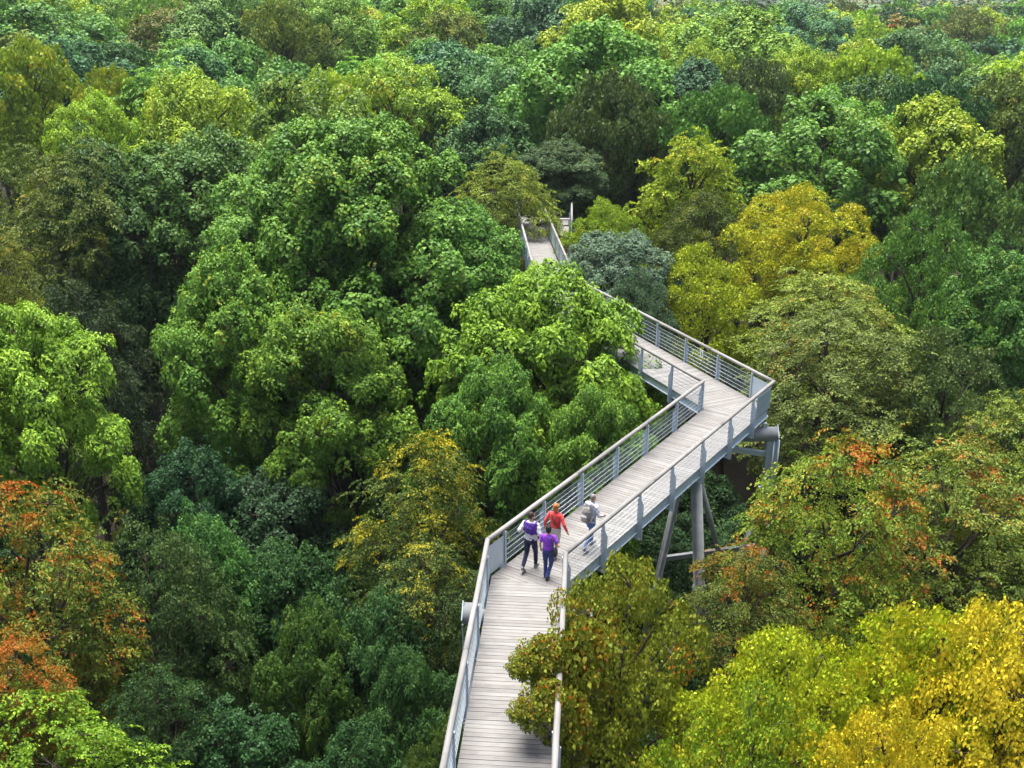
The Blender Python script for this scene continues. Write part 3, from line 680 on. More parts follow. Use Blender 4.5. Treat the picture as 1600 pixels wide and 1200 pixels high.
HAND = [
 # --- right foreground
 ('lime_tree', 'olive lime tree with orange tips reaching over the nearest planks', 962, 901, 24.3, 2.5, 7.8, 'lime_a', (0.135, 0.14, 0.014), .32, True, 0.4),
 ('lime_tree', 'bright yellow lime tree peaking highest in the lower right corner', 1452, 930, 24.5, 3.0, 8, 'lime_b', YEL, .45, False, 1.0),
 ('lime_tree', 'yellow-green lime tree left of the bright yellow peak', 1255, 975, 23.2, 2.5, 7, 'lime_a', (0.25, 0.26, 0.014), .36, False, 2.1),
 ('lime_tree', 'golden lime tree cut by the right edge at the bottom', 1600, 955, 22.3, 2.5, 7, 'lime_b', GOLD, .2, False, 3.3),
 ('lime_tree', 'yellow lime tree at the bottom edge before the yellow peak', 1420, 1085, 20.0, 2.0, 6, 'lime_a', GOLD, .25, False, 4.0),
 ('lime_tree', 'low lime-green tree with yellow flecks beside the olive tree, bottom edge', 1165, 1070, 21.0, 1.9, 6, 'lime_b', LIME, .35, False, 5.2),
 ('beech_tree', 'green beech with orange-red leaf patches in front of the steel tower', 1298, 662, 31.5, 2.9, 9.5, 'beech_a', (0.115, 0.155, 0.016), .33, True, 0.2),
 ('beech_tree', 'lower dark beech bough with rust flecks at the foot of the tower column', 1165, 835, 30.5, 1.9, 6, 'beech_a', (0.060, 0.092, 0.015), .28, True, 2.6),
 ('beech_tree', 'olive beech with orange crown at the right edge', 1525, 700, 33.5, 3.4, 9, 'beech_b', (0.098, 0.125, 0.018), .36, True, 1.2),
 ('beech_tree', 'dull yellow-green beech on the right edge above the orange-crowned one', 1605, 610, 38, 3.3, 9, 'beech_b', (0.10, 0.125, 0.016), .25, True, 4.2),
 ('beech_tree', 'brownish olive tree with bare twigs right of the outer bend', 1330, 480, 45, 4.1, 8, 'beech_b', (0.086, 0.104, 0.020), .14, True, 5.0),
 ('beech_tree', 'dark green tree beyond the bare twigs near the right edge', 1500, 520, 45, 3.4, 8, 'lime_b', (0.050, 0.088, 0.022), .1, False, 2.0),
 ('maple_tree', 'fresh green tall tree on the right edge below the lime-topped pair', 1480, 335, 54, 4.4, 11, 'lime_b', (0.056, 0.138, 0.022), .10, False, 0.7),
 ('maple_tree', 'green tree cut by the right edge beside the fresh green one', 1600, 385, 52, 4.0, 11, 'maple_a', GREEN, .1, False, 3.7),
 ('lime_tree', 'golden yellow round tree, brightest in the middle of the forest', 1258, 290, 61, 4.3, 7, 'lime_b', (0.30, 0.275, 0.014), .52, False, 1.9),
 ('lime_tree', 'yellow-green tree at the lower left foot of the golden tree', 1115, 385, 57, 3.5, 8, 'lime_a', (0.22, 0.235, 0.014), .22, False, 3.0),
 ('lime_tree', 'olive-yellow tree right below the golden tree', 1300, 420, 53, 4.0, 7, 'beech_b', (0.125, 0.15, 0.018), .22, True, 0.9),
 ('hornbeam_tree', 'slender tree with upright yellow top left of the golden tree', 1070, 196, 72, 3.4, 9.5, 'mid_spray_2', (0.20, 0.235, 0.018), .30, False, 1.5),
 ('hornbeam_tree', 'dull green tree below the upright yellow top', 1120, 300, 68, 3.2, 7, 'lime_b', (0.065, 0.10, 0.02), .2, False, 1.5),
 ('oak_tree', 'dark olive-brown domed tree right behind the far landing', 952, 110, 80, 5.0, 12.5, 'mid_hang_1', (0.050, 0.085, 0.020), .06, True, 2.2),
 ('maple_tree', 'broad green domed tree behind the golden tree', 1285, 146, 75, 6.4, 12, 'mid_maple_0', (0.068, 0.165, 0.026), .08, False, 0.3),
 ('maple_tree', 'lime-topped tree right of the broad green dome', 1472, 148, 78, 4.9, 10, 'mid_maple_3', (0.15, 0.23, 0.018), .12, False, 1.1),
 ('maple_tree', 'mid green tree below the lime-topped tree by the right edge', 1525, 245, 68, 4.4, 10, 'mid_hang_1', (0.055, 0.118, 0.022), .1, False, 4.1),
 ('whitebeam_tree', 'grey-blue tree beside the far straight of the walkway', 962, 352, 57, 3.3, 6.5, 'maple_b', GREY, 0, False, 2.7),
 ('whitebeam_tree', 'smaller grey-green tree just above the railing of the third stretch', 1000, 425, 53, 1.9, 5, 'lime_a', (0.05, 0.095, 0.045), 0, False, .7),
 ('lime_tree', 'yellow-green small tree behind the grey-blue tree', 950, 310, 64, 2.7, 6, 'lime_a', (0.17, 0.22, 0.018), .2, False, 5.4),
 ('hornbeam_tree', 'olive-yellow leaning tree overhanging the far straight of the walkway', 786, 236, 68, 3.5, 9, 'beech_b', (0.13, 0.155, 0.018), .22, False, 0.5),
 # --- centre
 ('ash_tree', 'bright lime-green ash tree hiding the walkway behind its crown', 870, 416, 44, 4.9, 11, 'ash_a', (0.092, 0.190, 0.015), .05, False, 0.8),
 ('ash_tree', 'mid green ash at the lower left of the bright ash', 745, 560, 40.5, 2.7, 9, 'ash_a', (0.062, 0.155, 0.022), 0, False, 2.4),
 ('ash_tree', 'lower green ash between the bright ash and the railing', 915, 590, 40, 2.5, 8, 'ash_a', (0.068, 0.155, 0.018), .05, False, 4.4),
 ('cherry_tree', 'dark tree with bright yellow leaves below the big maple', 628, 675, 36.5, 2.4, 9, 'beech_a', (0.040, 0.075, 0.012), .40, False, 1.8),
 ('cherry_tree', 'lower dark bough with yellow flecks beside the near railing', 650, 840, 33, 2.2, 6, 'beech_a', (0.030, 0.060, 0.012), .26, False, 4.8),
 ('maple_tree', 'giant green maple filling the left centre', 555, 170, 51, 7.0, 15.5, 'maple_giant', (0.068, 0.165, 0.022), .10, False, 0.0),
 ('maple_tree', 'green maple lobe at the lower left of the giant maple', 375, 390, 45.5, 3.7, 11, 'maple_a', (0.072, 0.168, 0.020), .14, False, 1.3),
 ('maple_tree', 'green maple at the right shoulder of the giant maple', 715, 300, 54, 3.9, 11, 'maple_b', (0.064, 0.165, 0.026), .06, False, 2.9),
 ('maple_tree', 'maple with yellowish sprays under the giant maple', 520, 460, 43.5, 3.3, 10, 'maple_b', (0.078, 0.165, 0.018), .18, False, 5.9),
 ('maple_tree', 'shaded maple on the left shoulder of the giant maple', 300, 195, 60, 5.2, 13, 'maple_b', (0.050, 0.118, 0.022), .06, False, 3.9),
 ('maple_tree', 'yellow-green maple top behind the giant maple', 470, 108, 72, 5.6, 12, 'mid_maple_0', (0.088, 0.165, 0.026), .12, False, 1.9),
 # --- left
 ('ash_tree', 'bright fresh green ash on the left edge above the rusty beech', 48, 478, 36, 3.3, 8, 'ash_a', (0.120, 0.235, 0.022), .03, False, 5.0),
 ('beech_tree', 'rusty orange copper beech on the left edge', 15, 742, 28, 2.9, 9, 'beech_a', (0.085, 0.110, 0.013), .38, True, 3.1),
 ('beech_tree', 'red-brown beech bough at the left edge under the rusty beech', -30, 985, 24.5, 1.6, 5, 'beech_a', (0.085, 0.095, 0.012), .42, True, 0.1),
 ('hornbeam_tree', 'yellow-green hornbeam in the bottom left corner', 60, 1102, 23.5, 2.3, 7, 'beech_b', (0.095, 0.195, 0.014), .08, False, 1.7),
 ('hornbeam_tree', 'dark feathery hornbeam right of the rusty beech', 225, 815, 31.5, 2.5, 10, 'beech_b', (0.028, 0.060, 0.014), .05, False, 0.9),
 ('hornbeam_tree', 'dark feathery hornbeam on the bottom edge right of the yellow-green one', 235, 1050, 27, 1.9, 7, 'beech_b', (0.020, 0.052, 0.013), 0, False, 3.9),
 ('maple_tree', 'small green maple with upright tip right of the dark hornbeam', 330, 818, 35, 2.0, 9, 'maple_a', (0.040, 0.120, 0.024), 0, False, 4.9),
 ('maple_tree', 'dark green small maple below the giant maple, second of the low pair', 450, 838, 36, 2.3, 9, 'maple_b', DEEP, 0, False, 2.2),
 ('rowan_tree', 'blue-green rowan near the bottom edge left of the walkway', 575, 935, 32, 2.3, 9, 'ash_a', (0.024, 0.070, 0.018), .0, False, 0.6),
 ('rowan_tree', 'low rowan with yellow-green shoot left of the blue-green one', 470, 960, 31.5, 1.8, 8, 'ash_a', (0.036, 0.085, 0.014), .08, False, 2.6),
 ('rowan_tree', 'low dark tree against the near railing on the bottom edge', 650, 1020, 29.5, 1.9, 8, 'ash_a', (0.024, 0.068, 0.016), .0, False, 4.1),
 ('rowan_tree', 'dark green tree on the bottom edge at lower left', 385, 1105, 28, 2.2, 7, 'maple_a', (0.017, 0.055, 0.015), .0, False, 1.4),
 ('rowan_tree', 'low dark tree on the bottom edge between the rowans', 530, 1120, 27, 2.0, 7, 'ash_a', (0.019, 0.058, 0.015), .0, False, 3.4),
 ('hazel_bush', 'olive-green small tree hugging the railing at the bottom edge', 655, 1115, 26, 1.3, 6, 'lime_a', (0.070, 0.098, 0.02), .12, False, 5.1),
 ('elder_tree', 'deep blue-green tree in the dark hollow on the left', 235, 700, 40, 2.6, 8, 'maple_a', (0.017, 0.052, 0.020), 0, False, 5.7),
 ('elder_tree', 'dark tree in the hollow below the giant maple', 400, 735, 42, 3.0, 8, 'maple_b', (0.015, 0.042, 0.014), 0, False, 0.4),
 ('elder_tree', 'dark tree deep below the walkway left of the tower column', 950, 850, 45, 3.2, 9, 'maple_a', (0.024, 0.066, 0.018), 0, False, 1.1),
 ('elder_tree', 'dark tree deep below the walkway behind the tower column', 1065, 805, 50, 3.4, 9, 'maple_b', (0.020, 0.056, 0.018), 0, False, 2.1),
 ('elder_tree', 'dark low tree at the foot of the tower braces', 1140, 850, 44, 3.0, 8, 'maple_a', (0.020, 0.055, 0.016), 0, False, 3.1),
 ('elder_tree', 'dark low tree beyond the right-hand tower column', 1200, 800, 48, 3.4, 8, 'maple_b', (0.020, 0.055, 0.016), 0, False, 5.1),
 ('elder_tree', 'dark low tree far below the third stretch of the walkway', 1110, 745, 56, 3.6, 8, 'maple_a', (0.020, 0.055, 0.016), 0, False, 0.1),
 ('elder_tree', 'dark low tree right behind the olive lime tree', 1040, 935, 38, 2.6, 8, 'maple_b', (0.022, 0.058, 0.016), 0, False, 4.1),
 ('hornbeam_tree', 'blackish green feathery tree beside the dark gap on the left', 150, 430, 46, 3.0, 12, 'beech_b', (0.022, 0.042, 0.015), .04, False, 2.8),
 ('hornbeam_tree', 'olive tree with yellow flecks near the left edge', 70, 225, 56, 4.0, 12, 'beech_b', (0.080, 0.098, 0.018), .22, False, 4.6),
 ('hornbeam_tree', 'dull olive tree cut by the left edge behind the brown-yellow bough', 0, 225, 62, 3.4, 11, 'beech_b', (0.075, 0.10, 0.018), .15, False, 1.6),
 ('maple_tree', 'dark green tree between the olive tree and the shaded maple', 190, 215, 58, 3.8, 13, 'maple_a', (0.042, 0.098, 0.024), .06, False, 3.6),
 ('beech_tree', 'brown-yellow bough on the left edge above the bright ash', -35, 335, 47, 2.1, 8, 'beech_a', (0.105, 0.115, 0.014), .14, True, 0.2),
 ('maple_tree', 'yellow-topped tree on the left edge near the top', 22, 58, 86, 5.2, 12, 'mid_hang_1', (0.155, 0.20, 0.016), .26, False, 0.9),
 ('maple_tree', 'vivid lime-green tree near the upper left corner', 140, 140, 78, 4.0, 9, 'mid_ash_4', (0.145, 0.265, 0.016), .06, False, 2.0),
 ('maple_tree', 'small golden-topped tree behind the vivid lime-green one', 165, 103, 86, 3.2, 8, 'mid_hang_1', (0.19, 0.21, 0.016), .30, False, 3.0),
 ('maple_tree', 'blue-green dome right of the golden-topped tree', 290, 70, 93, 5.6, 11, 'mid_maple_3', (0.056, 0.150, 0.048), 0, False, 4.0),
 ('oak_tree', 'olive-yellow tree reaching the top edge left of centre', 440, -2, 116, 5.2, 12, 'mid_hang_1', (0.125, 0.15, 0.024), .20, False, 5.0),
 ('maple_tree', 'wide green tree along the top edge in the left corner', 75, 0, 112, 8.0, 12, 'mid_maple_0', (0.068, 0.175, 0.034), .03, False, 2.3),
 ('maple_tree', 'pale green tree along the top edge left of the olive-yellow one', 330, 2, 118, 6.0, 12, 'mid_maple_3', (0.075, 0.165, 0.034), .05, False, 0.8),
 # --- upper centre and right
 ('maple_tree', 'blue-green dome above the big maple, left of the far landing', 742, 84, 93, 6.0, 12.5, 'mid_maple_0', (0.056, 0.145, 0.044), .03, False, 1.2),
 ('maple_tree', 'dark tree shading the far landing from the left', 770, 160, 84, 4.2, 10, 'mid_maple_3', (0.04, 0.105, 0.030), .03, False, 3.2),
 ('maple_tree', 'dark bough leaning over the far landing', 878, 218, 75, 3.3, 4.8, 'maple_a', (0.036, 0.075, 0.022), .1, False, 2.5),
 ('maple_tree', 'large bright green dome in the upper middle', 940, 26, 88, 7.2, 13, 'mid_maple_3', (0.082, 0.205, 0.030), .05, False, 3.4),
 ('maple_tree', 'lime-green crown right of the large bright dome', 1095, 58, 99, 4.6, 11, 'mid_ash_4', (0.135, 0.225, 0.018), .12, False, 4.5),
 ('maple_tree', 'light green broad tree at the top edge right of centre', 1150, 8, 112, 6.6, 11, 'mid_maple_0', (0.110, 0.220, 0.026), .08, False, 5.2),
 ('oak_tree', 'dark brownish tree between the lime-green crown and the green dome', 1185, 88, 88, 4.6, 11, 'mid_hang_1', (0.052, 0.088, 0.024), .03, True, 0.9),
 ('maple_tree', 'yellow-green crown behind the broad green dome', 1250, 70, 104, 4.6, 9, 'mid_ash_4', (0.175, 0.235, 0.016), .18, False, 2.4),
 ('maple_tree', 'second yellow-green crown, right of the first behind the green dome', 1345, 62, 118, 5.0, 9, 'mid_maple_3', (0.155, 0.225, 0.018), .18, False, 0.4),
 ('maple_tree', 'grey-green tall dome in the upper right', 1440, 38, 132, 7.2, 14, 'mid_maple_0', (0.062, 0.140, 0.044), .02, False, 2.0),
 ('oak_tree', 'brown-olive tree on the right edge near the top', 1572, 112, 90, 5.0, 12, 'mid_hang_1', (0.095, 0.12, 0.022), .18, True, 1.6),
 ('maple_tree', 'pale green crown above the brown-olive tree on the right edge', 1560, 85, 118, 5.2, 9, 'mid_maple_3', (0.095, 0.190, 0.036), .12, False, 3.7),
 ('oak_tree', 'olive dome standing out of the haze in the top right corner', 1515, 12, 190, 7.0, 12, 'mid_hang_1', (0.115, 0.130, 0.03), .20, True, 2.7),
 ('maple_tree', 'teal green crown at the top edge right of the light green tree', 1262, 2, 170, 7.6, 12, 'mid_maple_0', (0.056, 0.150, 0.058), .0, False, 1.0),
]
first = None
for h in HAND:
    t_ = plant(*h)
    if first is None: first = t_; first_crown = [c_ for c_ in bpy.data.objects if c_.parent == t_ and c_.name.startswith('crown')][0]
# the boughs of the olive lime tree that hang over the nearest planks
for (px, py, zc, R_, Hc_) in ((842, 992, 22.8, .52, 1.0), (818, 1015, 22.5, .34, .6), (848, 1062, 22.0, .52, 1.1), (815, 1090, 21.8, .28, .5), (880, 985, 23.2, .62, 1.9), (885, 1075, 22.4, .6, 1.9), (905, 965, 23.4, .8, 2.2)):
    p_ = at(px, py, zc) - first.location; c = CROWNS['lime_a']
    o = link('bough', c['boughlimbs'], first, p_ - Vector((0, 0, Hc_))); o.scale = (R_ / c['R'],) * 2 + (Hc_ / c['H'],)
    q_ = link('leaves', BOUGH, o); q_.color = first_crown.color; q_['kind'] = 'stuff'
    MB().tube([(0, 0, first_crown.location.z + 1.5), Vector((p_.x * .5, p_.y * .5, (first_crown.location.z + 1.5) * .4 + (p_.z - Hc_) * .6)), p_ - Vector((0, 0, Hc_ * .7))], [.05, .03, .015], 6).build('limb', BARK, first, True)

# walkway samples used to keep other trees clear of it and of the view onto it
WALK = []
for e0, e1, r0, r1 in [(EL[i], EL[i + 1], ER[i], ER[i + 1]) for i in range(4)] + [(lp[0], fp[3], lp[1], fp[2])]:
    for k in range(9): WALK.append(tuple(e0.lerp(e1, k / 8).lerp(r0.lerp(r1, k / 8), .5)))
WPX = [(*proj(w), w) for w in WALK]
TOWERS = [(t.location.x, t.location.y) for t in (tA, tB, tC, tD)]

COLS = [('green', GREEN, .06), ('light green', LEAFY, .08), ('lime-green', LIME, .14), ('deep green', DEEP, .03), ('blue-green', BLUE, 0),
        ('olive', OLIVE, .2), ('brownish olive', (0.098, 0.108, 0.024), .2), ('yellow-green', (0.17, 0.20, 0.016), .22)]
WGT_R = [6, 7, 5, 2, 5, 4, 4, 5]; WGT_L = [8, 10, 5, 2, 5, 2, 1, 3]
rf = random.Random(17); nfill = 0; DUP = {}
sky_line = np.full(1600, 1200.0)
def raise_line(px, py, rp, hp):
    c = np.arange(1600); k = np.clip(1 - ((c - px) / max(rp, 1)) ** 2, 0, 1); m_ = k > 0
    sky_line[m_] = np.minimum(sky_line[m_], (py + hp * 0.38 * (1 - np.sqrt(k)))[m_])
pend = sorted(((q[3], q[4], q[5], q[2] * F / q[3] * .9, q[2] * F / q[3] * 2) for q in TREES), key=lambda q: q[0])
def relation(px, py):
    best = min(TREES[:len(HAND)], key=lambda q: (q[4] - px) ** 2 + 2.5 * (q[5] - py) ** 2)
    return best
cand = []
yy = 30.0
while yy < 300:
    sp = 6.2 if yy < 75 else 8.0 if yy < 160 else 9.5
    half = yy * 0.60 + 9
    xx = -half + rf.uniform(0, sp)
    while xx < half:
        cand.append((xx + rf.uniform(-.33, .33) * sp, yy + rf.uniform(-.33, .33) * sp, sp)); xx += sp
    yy += sp * 0.92
cand.sort(key=lambda q: q[1])
for (x, y, sp) in cand:
    if nfill >= 285: break
    near = y < 72
    R = sp * rf.uniform(.62, .84) if not near else sp * rf.uniform(.40, .55)
    if any((x - q[0]) ** 2 + (y - q[1]) ** 2 < ((0.62 if not near else 0.5) * (R + q[2])) ** 2 for q in TREES): continue
    if any((x - w[0]) ** 2 + (y - w[1]) ** 2 < (R + 2.0) ** 2 for w in TOWERS): continue
    ratio = x / y
    if near: topz = rf.uniform(-9, -4.0) if y < 50 else rf.uniform(-5, -0.5)
    else:
        lo = 3.2 + 1.6 * min(1, max(-.4, ratio * 2)) if y < 120 else (2.6 if ratio < 0.1 else 2.6 + (5.4 - min(5, max(0, (y - 130) / 32))) * min(1, (ratio - 0.1) / 0.2))
        topz = H - lo - (rf.uniform(0.3, 2.2) if y < 200 else rf.uniform(-1.2, 0.8))
        if y > 120 and ratio < 0.1: topz = H - rf.uniform(-1.5, 2.2)
        if y < 120: topz -= 2.5 * (120 - y) / 50
    if topz > -7.5 and any((x - w[0]) ** 2 + (y - w[1]) ** 2 < (R + 2.2) ** 2 for w in WALK): continue
    px, py, zc = proj((x, y, topz)); Hc = R * rf.uniform(1.7, 2.2)
    if px < -160 or px > 1760: continue
    rp = R * F / zc; hp = Hc * F / zc
    if any(zc < w[2] + 1 and abs(w[0] - px) < rp + 14 and py - 12 < w[1] < py + hp * 1.1 + 60 for w in WPX): continue
    while pend and pend[0][0] < zc: q = pend.pop(0); raise_line(*q[1:])
    a0, a1 = int(max(0, px - rp * .8)), int(min(1599, px + rp * .8))
    if not near and (a1 <= a0 or (py > sky_line[a0:a1] - 1).all()): continue
    raise_line(px, py, rp * .9, hp)
    i = rf.choices(range(len(COLS)), WGT_R if px > 900 else WGT_L)[0]
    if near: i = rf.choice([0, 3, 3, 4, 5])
    cn, cc, tn = COLS[i]
    j = rf.uniform(.82, 1.18); cc = tuple(c * j * rf.uniform(.93, 1.07) for c in cc)
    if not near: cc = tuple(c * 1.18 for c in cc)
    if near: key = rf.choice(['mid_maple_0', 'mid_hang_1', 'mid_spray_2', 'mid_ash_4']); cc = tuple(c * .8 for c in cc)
    elif zc < 150: key = rf.choice(['mid_maple_0', 'mid_hang_1', 'mid_spray_2', 'mid_maple_3', 'mid_ash_4'])
    else: key = rf.choice(['far_maple_0', 'far_hang_1', 'far_spray_2'])
    b = relation(px, py)
    side = 'left of' if px < b[4] - 45 else 'right of' if px > b[4] + 45 else 'behind'
    sh_ = b[6]
    for w_ in (' with ', ' right', ' left', ' reaching', ' above', ' below', ' behind', ' near ', ' along', ' at ', ' on ', ' in ', ' between', ' beside', ' under ', ' cut ', ' peaking', ' over', ' standing', ' filling', ' just', ',', ' hiding', ' shading', ' hugging', ' against'): sh_ = sh_.split(w_)[0]
    lab = f'{cn} undergrowth tree {side} the {sh_}' if near else f'{cn} background crown {side} the {sh_}'
    turn = tn * rf.uniform(.4, 1.6)
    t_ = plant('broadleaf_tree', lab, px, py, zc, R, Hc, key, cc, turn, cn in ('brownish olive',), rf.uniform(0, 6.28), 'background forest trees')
    nfill += 1; DUP.setdefault(lab, []).append((px, t_))
ORD = ['leftmost', 'second from left', 'third from left', 'fourth from left', 'fifth from left', 'sixth from left', 'seventh from left']
for lab, ts in DUP.items():
    ts.sort(key=lambda q: q[0])
    if len(ts) == 2: ts[0][1]['label'] = 'left one of two: ' + lab; ts[1][1]['label'] = 'right one of two: ' + lab
    elif len(ts) > 2:
        for k, (px, t_) in enumerate(ts): t_['label'] = (ORD[k] if k < len(ORD) else 'farther right') + ': ' + lab
print('FILL', nfill, 'TREES', len(TREES))

# the forest beyond, which reads as one mass
rg = np.random.default_rng(8)
def far_forest():
    nC = 1700
    yv = 290 + (rg.random(nC) ** 1.5) * 1900
    xv = (rg.random(nC) * 1.10 - 0.42) * yv
    R = rg.uniform(4.5, 7.0, nC) * (1 + (yv - 290) / 2600)
    top = H - 4.0 + rg.normal(0, 1.0, nC)
    per = np.where(yv < 480, 800, np.where(yv < 900, 300, 110)); idx = np.repeat(np.arange(nC), per); n = len(idx)
    d = unit(rg.normal(size=(n, 3)) * (1, 1, .9) + (0, -0.25, .5)); lump = 1 + 0.16 * np.sin(d[:, 0] * 7 + xv[idx]) * np.cos(d[:, 2] * 8 + yv[idx])
    pos = np.stack([xv[idx], yv[idx], top[idx] - R[idx] * .85], 1) + d * R[idx][:, None] * (1, 1, .85) * (lump * rg.uniform(.85, 1.05, n))[:, None]
    nor = unit(d + (0, 0, .4) + rg.normal(size=(n, 3)) * .3); ref = unit(rg.normal(size=(n, 3)))
    e1 = unit(np.cross(nor, ref)); e2 = np.cross(nor, e1)
    sz = (R[idx] * np.where(per[idx] > 500, .10, np.where(per[idx] > 150, .17, .30)) * rg.uniform(.7, 1.3, n))[:, None]
    V = np.stack([pos - e1 * sz, pos + e2 * sz * .7, pos + e1 * sz, pos - e2 * sz * .7], 1).reshape(-1, 3).astype(np.float32)
    T = (np.arange(n)[:, None, None] * 4 + np.array([[0, 1, 2], [0, 2, 3]])[None]).reshape(-1)
    m = bpy.data.meshes.new('far_forest'); m.vertices.add(len(V)); m.vertices.foreach_set('co', V.reshape(-1))
    m.loops.add(len(T)); m.loops.foreach_set('vertex_index', T.astype(np.int32))
    m.polygons.add(2 * n); m.polygons.foreach_set('loop_start', np.arange(0, 6 * n, 3, dtype=np.int32)); m.update(calc_edges=True)
    cols = np.array([c[1] for c in COLS]); ci = rg.choice(len(COLS), nC, p=np.array(WGT_R) / sum(WGT_R))
    D = np.ones((n, 4)); D[:, :3] = cols[ci[idx]] * rg.uniform(.75, 1.0, (n, 1))
    a_ = m.attributes.new('leafcolour', 'FLOAT_COLOR', 'FACE'); a_.data.foreach_set('color', np.repeat(D, 2, axis=0).astype(np.float32).reshape(-1))
    mt, t, b = new_mat('far_leaf'); an = N(t, 'ShaderNodeAttribute', attribute_name='leafcolour'); t.links.new(an.outputs['Color'], b.inputs['Base Color']); b.inputs['Roughness'].default_value = .7
    m.materials.append(mt)
    tag(link('distant_forest', m), 'hazy mass of treetops reaching to the horizon, top right', 'forest', kind='stuff')
far_forest()


# ------------------------------------------------------------------ people
def remesh(mb, name, mat, parent, voxel=0.010, smooth=3, wrinkle=0.0, seed=0):
    tmp = bpy.data.objects.new('tmp', mb.mesh('tmp', None)); COL.objects.link(tmp)
    r = tmp.modifiers.new('r', 'REMESH'); r.mode = 'VOXEL'; r.voxel_size = voxel
    s = tmp.modifiers.new('s', 'SMOOTH'); s.iterations = smooth; s.factor = 0.5
    dg = bpy.context.evaluated_depsgraph_get(); dg.update()
    m = bpy.data.meshes.new_from_object(tmp.evaluated_get(dg)); m.name = name
    bpy.data.objects.remove(tmp)
    if wrinkle:
        n = len(m.vertices); co = np.empty(n * 3, np.float32); no = np.empty(n * 3, np.float32)
        m.vertices.foreach_get('co', co); m.vertices.foreach_get('normal', no); co = co.reshape(-1, 3); no = no.reshape(-1, 3)
        ph = seed * 1.7
        w = np.sin(co[:, 2] * 46 + co[:, 0] * 21 + ph + 2.5 * np.sin(co[:, 1] * 17 + ph)) * 0.6 + np.sin(co[:, 0] * 57 - co[:, 2] * 31 + 2 * ph) * 0.4
        co += no * (w * wrinkle)[:, None]; m.vertices.foreach_set('co', co.reshape(-1)); m.update()
    m.materials.clear(); m.materials.append(mat)
    m.polygons.foreach_set('use_smooth', [True] * len(m.polygons))
    return link(name, m, parent)

SKIN = simple('skin', (0.50, 0.29, 0.20), 0.55, 0, 0.05, 20, 0, 0.35)
def cloth(name, c, var=0.12, rough=0.9): return simple(name, c, rough, 0, var, 30, 0.15, 0.2, 0.15)
V3 = Vector

def torso_rings(grow, z0, z1, lean, wide=1.0):
    prof = [(.84, .125, .095), (.90, .160, .112), (.96, .166, .116), (1.04, .152, .106), (1.12, .144, .100), (1.22, .154, .108), (1.32, .170, .114), (1.39, .176, .106), (1.43, .158, .092), (1.465, .105, .076), (1.49, .068, .062)]
    out = []
    zs = sorted(set([z0, z1] + [p[0] for p in prof if z0 < p[0] < z1]))
    for z in zs:
        for a, b in zip(prof, prof[1:]):
            if a[0] <= z <= b[0]:
                k = (z - a[0]) / (b[0] - a[0]); out.append((0, lean * (z - .95), z, (a[1] + (b[1] - a[1]) * k) * wide + grow, a[2] + (b[2] - a[2]) * k + grow)); break
    return out

def hand(mb, wr, d, thumb_side, curl=0.5):
    d = V3(d).normalized(); side = V3(thumb_side); side = (side - d * side.dot(d)).normalized(); palm = d.cross(side).normalized()
    c = V3(wr); k = c + d * 0.085
    mb.caps([c, c + d * .045 + side * .006, k], [.024, .031, .030], 8)
    mb.caps([c + d * .03 - side * .02, k - side * .022], [.022, .022], 8); mb.caps([c + d * .03 + side * .02, k + side * .022], [.022, .022], 8)
    for j, (o, L) in enumerate(((.030, .070), (.010, .078), (-.010, .072), (-.029, .058))):
        b = k + side * o; m_ = b + d * L * .5 + palm * L * .12 * curl; e = m_ + d * L * .42 + palm * L * .38 * curl
        mb.caps([b, m_, e], [.0098, .0092, .0082], 7)
    b = c + d * .03 + side * .03; m_ = b + side * .03 + d * .03; e = m_ + d * .032 + palm * .014
    mb.caps([b, m_, e], [.0125, .0112, .0095], 7)

